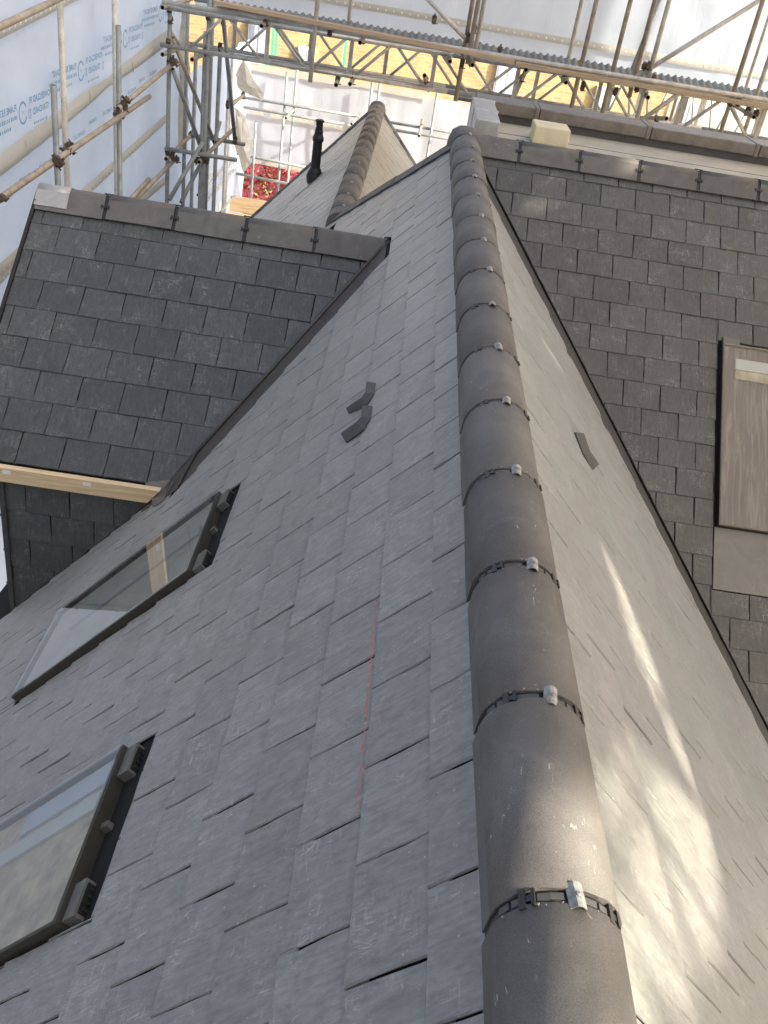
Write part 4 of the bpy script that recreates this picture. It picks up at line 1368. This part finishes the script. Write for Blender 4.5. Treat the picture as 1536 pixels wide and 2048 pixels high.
for k in range(-1, 4):
    c = Vector((XP, cA.y+per*k, cA.z+slope_z*k))
    ring_logo(lsheet, c, 0.085); text_obj(lsheet, 'FR', 0.035, c+Vector((0, 0.022, -0.012)), bold=0)
    text_obj(lsheet, 'POWERCLAD FR', 0.066, c+Vector((0, 0.62, 0.045)), bold=0.002)
    text_obj(lsheet, 'STANDARD', 0.066, c+Vector((0, 0.55, -0.045)), bold=0.002)
    for dy in (0.14, 0.63):
        ring_logo(lsheet, c+Vector((0, dy, -0.028)), 0.036); text_obj(lsheet, 'S', 0.05, c+Vector((0, dy+0.016, -0.045)), bold=0.002)
    small_lines(lsheet, c.y+0.50, c.z-0.12, 0.30, 0.018, rp)
    text_obj(lsheet, 'FLAME RETARDANT', 0.066, c+Vector((0, -0.12, 0.035)), bold=0.002)
    small_lines(lsheet, c.y-0.12, c.z-0.025, 0.66, 0.028, rp)
    small_lines(lsheet, c.y-0.25, c.z-0.085, 0.40, 0.024, rp)
pa_ = at(20, 385, 'x', XP); pb_ = at(310, 140, 'x', XP)
L = pb_.y-pa_.y
for k in range(5):
    c = pa_.lerp(pb_, (k+0.5)/5)
    text_obj(lsheet, 'POWERCLAD', 0.050, c+Vector((0, 0.5, 0)), bold=0.001)
    text_obj(lsheet, 'STANDARD', 0.045, c+Vector((0, 0.0, -0.01)), bold=0.001)

YU = 13.5
usheet = sheet('scaffold_sheeting', lambda u, v: Vector((-3.0+10.0*u, YU, -1.36+3.0*v)), 110, 40, 'sheet_upper', 'bright upper sheeting behind the corrugated steel, filling the top right', amp=0.06, seed=9.0)
band(usheet, [Vector((-3.0, YU, -1.00)), Vector((6.8, YU, -1.045))], 0.085, Yn, puff=0.005)
far = sheet('scaffold_sheeting', lambda u, v: Vector((-3.05+7.2*u, 18.0, -4.22+1.62*v)), 90, 30, 'sheet_upper', 'far lower white sheeting hanging below the lattice beams', amp=0.07, seed=4.0)
band(far, [at(490, 131, 'y', 17.97), at(862, 193, 'y', 17.97)], 0.13, Yn, puff=0.0, eye=False)
band(far, [at(505, 222, 'y', 17.97), at(790, 272, 'y', 17.97)], 0.09, Yn, puff=0.0)
band(far, [at(505, 320, 'y', 17.97), at(640, 345, 'y', 17.97)], 0.09, Yn, puff=0.0)
# corner return beyond the tower, with torn flaps
cs = sheet('scaffold_sheeting', lambda u, v: Vector((XW+0.05*u, 12.9+5.1*u, -9+6.9*v)), 50, 60, 'sheet', 'ribbed white sheeting of the left wall beyond the corner tower', amp=0.09, seed=2.0, norm=Vector((1, 0, 0)))
def flap(pts, yy, label, m='hem'):
    mb = MB(); P = [at(*p, 'y', yy+random.uniform(-0.12, 0.12)) for p in pts]
    c = sum(P, Vector((0, 0, 0)))/len(P)+Vector((0, -0.12, 0))
    k = len(P); mb.v = P+[c]
    for i in range(k): mb.face([i, (i+1) % k, k], 0, False)
    o = mb.build('loose_sheet_flap', m); tag(o, label, 'plastic flap')
    s = o.modifiers.new('sub', 'SUBSURF'); s.levels = 2; s.render_levels = 2; s.subdivision_type = 'SIMPLE'
    t = bpy.data.textures.new('crease', 'CLOUDS'); t.noise_scale = 0.25
    dmod = o.modifiers.new('crease', 'DISPLACE'); dmod.texture = t; dmod.strength = 0.14
    return o
flap([(487, 118), (500, 150), (528, 190), (522, 198), (500, 190), (478, 175), (470, 150)], 15.5, 'torn triangular flap of dusty plastic hanging under the beam near the corner')
flap([(470, 215), (492, 232), (505, 290), (500, 330), (486, 345), (474, 300), (468, 250)], 15.8, 'crumpled dusty plastic flap hanging above the red creeper')
flap([(350, 30), (370, 55), (380, 140), (376, 165), (352, 170), (346, 100)], 12.9, 'loose plastic flap tucked behind the upper tower tubes')
flap([(346, 135), (372, 160), (378, 215), (374, 300), (350, 310), (344, 220)], 12.9, 'long creased plastic flap hanging down the tower corner')

# --- far low scaffold in front of the lower sheeting
lo_ = empty('thin_scaffold', (-1, 17.5, -9), 'thin far scaffold in front of the lower white sheeting', 'scaffold')
for (px, py, yy, zt) in ((566, 250, 17.5, -2.5), (585, 250, 17.7, -2.4), (507, 320, 17.3, -3.35), (742, 190, 17.5, -2.4), (757, 190, 17.7, -2.4), (866, 240, 17.4, -2.4), (534, 392, 99, 0)):
    if yy > 50: continue
    vert(lo_, px, py, 'y', yy, -9, zt, 'tube_dark')
def lg(p, q, yy, e=0.0):
    seg(lo_, p, q, 'y', yy, 'tube_dark', 'ledger', None, e)
lg((488, 195), (718, 233), 17.45); lg((468, 211), (705, 251), 17.3)
lg((468, 306), (612, 335), 17.4, 0.1); lg((468, 346), (575, 367), 17.4, 0.3); lg((800, 248), (945, 272), 17.45, 0.3); lg((800, 262), (935, 284), 17.3, 0.3)
for p, q in (((455, 215), (490, 188)), ((572, 236), (597, 208)), ((703, 248), (720, 228)), ((838, 272), (845, 240))):
    a = at(*p, 'y', 16.9); b = at(*q, 'y', 17.7); tubes(lo_, 'transom', a, b, 'tube_warm'); coupler(lo_, a.lerp(b, 0.6), (1, 0, 0))
for (p, q) in (((410, 405), (468, 340)), ((395, 390), (470, 320)), ((440, 425), (470, 392)), ((404, 365), (452, 325))):
    a = at(*p, 'y', 14.0); b = at(*q, 'y', 16.5); tubes(lo_, 'ledger', a, b, 'tube', 0.02)
# timber toe boards by the creeper
tbx = empty('timber_walkway', (-2.4, 16.3, -5.0), 'bare timber scaffold boards and toe board under the red creeper', 'boards')
a = at(470, 393, 'y', 16.5); b = at(560, 408, 'y', 16.5)
mb = MB(); mb.box((a.x-0.1, 16.5, a.z-0.26), (b.x+1.0, 16.54, a.z)); mb.build('toe_board', 'timber', tbx)
for k in range(3):
    mb = MB(); mb.box((a.x-0.35, 15.75+k*0.24, a.z-0.30-0.002*k), (b.x+1.0, 15.98+k*0.24, a.z-0.262)); mb.build('walk_board', 'timber', tbx)
for x_ in (a.x-0.12,):
    mb = MB(); mb.box((x_-0.04, 15.7, a.z-0.26), (x_, 16.5, a.z+0.05)); mb.build('end_board', 'white_paint', tbx)

# --- brick building beyond
bb = empty('brick_house', (2, 24, -9), 'sunlit yellow brick house seen between the lattice beams', 'house')
mb = MB(); mb.box((-7, 24, -9), (11, 30, 6)); mb.build('wall', 'brick', bb)
def hw(px, py, w_, h_, m='white_paint', nm='window'):
    p = at(px, py, 'y', 23.95)
    mb = MB(); mb.box((p.x-w_/2, 23.90, p.z-h_/2), (p.x+w_/2, 23.998, p.z+h_/2)); f = mb.build(nm, m, bb)
    q = MB()
    for i in (-1, 1): q.box((p.x+i*w_*0.24-w_*0.18, 23.88, p.z-h_*0.42), (p.x+i*w_*0.24+w_*0.18, 23.899, p.z+h_*0.42))
    q.build('pane', 'pale_blue', f)
for (px, py, w_, h_) in ((515, 85, 0.45, 0.9), (612, 118, 0.4, 0.5), (1010, 165, 0.5, 0.9), (1205, 210, 0.45, 0.8), (1370, 235, 0.6, 0.8)):
    hw(px, py, w_, h_)
for (px, py) in ((535, 85), (545, 92), (552, 98), (688, 122)):
    p = at(px, py, 'y', 23.6); mb = MB(); mb.box((p.x-0.03, 23.55, p.z-1.0), (p.x+0.03, 23.6, p.z+0.8)); mb.build('drain_pipe', 'green_paint', bb)
cw = MB(); pc = at(1395, 250, 'y', 20); cw.box((pc.x, 20, -9), (pc.x+6, 20.3, -1.9))
tag(cw.build('garden_wall', 'render_wall'), 'cream rendered wall glimpsed behind the beams at the right edge', 'wall')

# --- creeper and shrubs as masses of leaves
def leaves(name, label, cat, box, n, mats, size, seed, bump=0.3):
    rnd = random.Random(seed); mb = MB()
    (x0, x1), (y0, y1), (z0, z1) = box
    for i in range(n):
        x = rnd.uniform(x0, x1); z = rnd.uniform(z0, z1)
        y = rnd.uniform(y0, y1)+bump*noise.noise(Vector((x*1.5, z*1.5, seed)))
        c = Vector((x, y, z)); nrm = Vector((rnd.gauss(0, 0.6), -1, rnd.gauss(0.3, 0.6))).normalized()
        t = nrm.orthogonal().normalized(); t = (Matrix.Rotation(rnd.random()*6.3, 3, nrm) @ t); b_ = nrm.cross(t)
        s_ = size*rnd.uniform(0.5, 1.3); k = len(mb.v)
        mb.v += [c-t*s_, c-b_*s_*0.5+nrm*s_*0.1, c+t*s_, c+b_*s_*0.5+nrm*s_*0.1]
        hgt = (z-z0)/(z1-z0)
        u = rnd.random()+0.35*noise.noise(Vector((x*2, z*2, seed+5)))
        mi = 0 if u < mats[1] else (1 if u < mats[2] else 2)
        if hgt < 0.35 and rnd.random() < mats[3]: mi = 1
        mb.face([k, k+1, k+2, k+3], mi)
    o = mb.build(name, mats[0]); tag(o, label, cat, kind='stuff'); return o
p0_ = at(462, 330, 'y', 19.2); p1_ = at(680, 400, 'y', 19.2)
leaves('red_creeper', 'bright red creeper leaves with yellow sprigs beyond the timber walkway', 'creeper', ((p0_.x-0.5, p1_.x+2.0), (19.0, 19.9), (-6.6, -4.0)), 17000, (['red_leaf', 'yellow_leaf', 'green_leaf'], 0.97, 0.998, 0.15), 0.055, 3)
pp = at(850, 285, 'y', 19.5)
leaves('autumn_shrub', 'yellow and red autumn shrub glimpsed right of the far gable', 'shrub', ((pp.x-0.45, pp.x+0.5), (19.2, 19.9), (-5.5, -3.6)), 2600, (['yellow_leaf', 'red_leaf', 'green_leaf'], 0.62, 0.85, 0.1), 0.05, 8)

# --- right hand sheeting, out of the picture, that filters the sun
HOLES = [  # (y, z) polygons: openings shaped to throw sun patches on the roof
    [(-0.92, 1.90), (-0.42, 1.52), (-0.30, 1.22), (-0.10, 0.85), (-0.50, 1.0), (-0.78, 1.22), (-1.20, 1.60), (-1.30, 1.82), (-1.18, 1.95)],
    [(-1.30, 2.40), (-1.22, 2.26), (-1.06, 2.02), (-1.28, 1.90), (-1.45, 1.80), (-2.1, 1.78), (-2.1, 2.42)],
    [(0.80, 1.33), (0.70, 1.18), (0.52, 1.02), (0.12, 0.92), (-0.05, 0.88), (-0.05, 1.02), (0.20, 1.22), (0.50, 1.22)],
    [(2.46, 1.45), (2.60, 1.20), (2.66, 1.20), (2.52, 1.45)],
    [(5.15, 1.41), (5.27, 1.48), (5.40, 1.44), (5.36, 1.39), (5.2, 1.38)],
    [(4.55, 1.58), (4.70, 1.60), (4.72, 1.53), (4.58, 1.52)],
]
def inside(y, z, poly):
    c = False; n = len(poly)
    for i in range(n):
        y1, z1 = poly[i]; y2, z2 = poly[(i+1) % n]
        if (z1 > z) != (z2 > z) and y < (y2-y1)*(z-z1)/(z2-z1)+y1: c = not c
    return c
XRW = 5.5
def keep(u, v):
    y = -9+21*u; z = -3+10.5*v
    yy = y+0.02*noise.noise(Vector((y*6, z*6, 1))); 
    return not any(inside(yy, z, h) for h in HOLES)
rs = sheet('scaffold_sheeting', lambda u, v: Vector((XRW, -9+21*u, -3+10.5*v)), 700, 350, 'sheet_warm', 'unseen sheeting beyond the right edge, holed to cast patches of sun', keep=keep, amp=0.0, norm=Vector((1, 0, 0)))
rsc = empty('shadow_scaffold', (XRW-0.15, 0, -9), 'unseen scaffold tubes added at the right hand sheeting to streak the sun patches', 'scaffold')
for y in (-1.02, -0.62, 0.30): tubes(rsc, 'standard', (XRW-0.15, y, -9), (XRW-0.15, y, 7), 'tube')  # tubes added to cut streaks of shade into the sun patches
tubes(rsc, 'brace', (XRW-0.1, -1.9, 2.4), (XRW-0.1, 0.9, 0.5), 'tube')
tubes(rsc, 'brace', (XRW-0.1, -1.5, 1.2), (XRW-0.1, 0.2, 1.75), 'tube')

# --- unseen wall added behind the camera to darken the slopes facing it
hb = empty('sky_blocker', (-1, -6, -9), 'unseen wall added behind the camera to keep sky light off the slopes', 'house')
mb = MB(); mb.box((-7, -8.0, -9), (2.6, -5.0, 4.0)); mb.build('wall', 'wallback', hb)

for o in sc.objects:
    if o.parent: continue
    n = o.name.split('.')[0]
    g_name = {'lattice_beam': 'long lattice beams across the top', 'scaffold_sheeting': 'white scaffold sheeting round the roof', 'loose_sheet_flap': 'loose plastic flaps by the corner tower',
              'wall_scaffold': 'scaffolds round the roof', 'shadow_scaffold': 'scaffolds round the roof', 'thin_scaffold': 'scaffolds round the roof', 'scaffold_tower': 'scaffolds round the roof',
              'truss_platform_scaffold': 'scaffolds round the roof', 'gabled_roof_wing': 'slate roof wings', 'cross_roof_wing': 'slate roof wings', 'gable_roof_wing': 'slate roof wings', 'main_roof': 'slate roof wings'}.get(n)
    if g_name: o['group'] = g_name
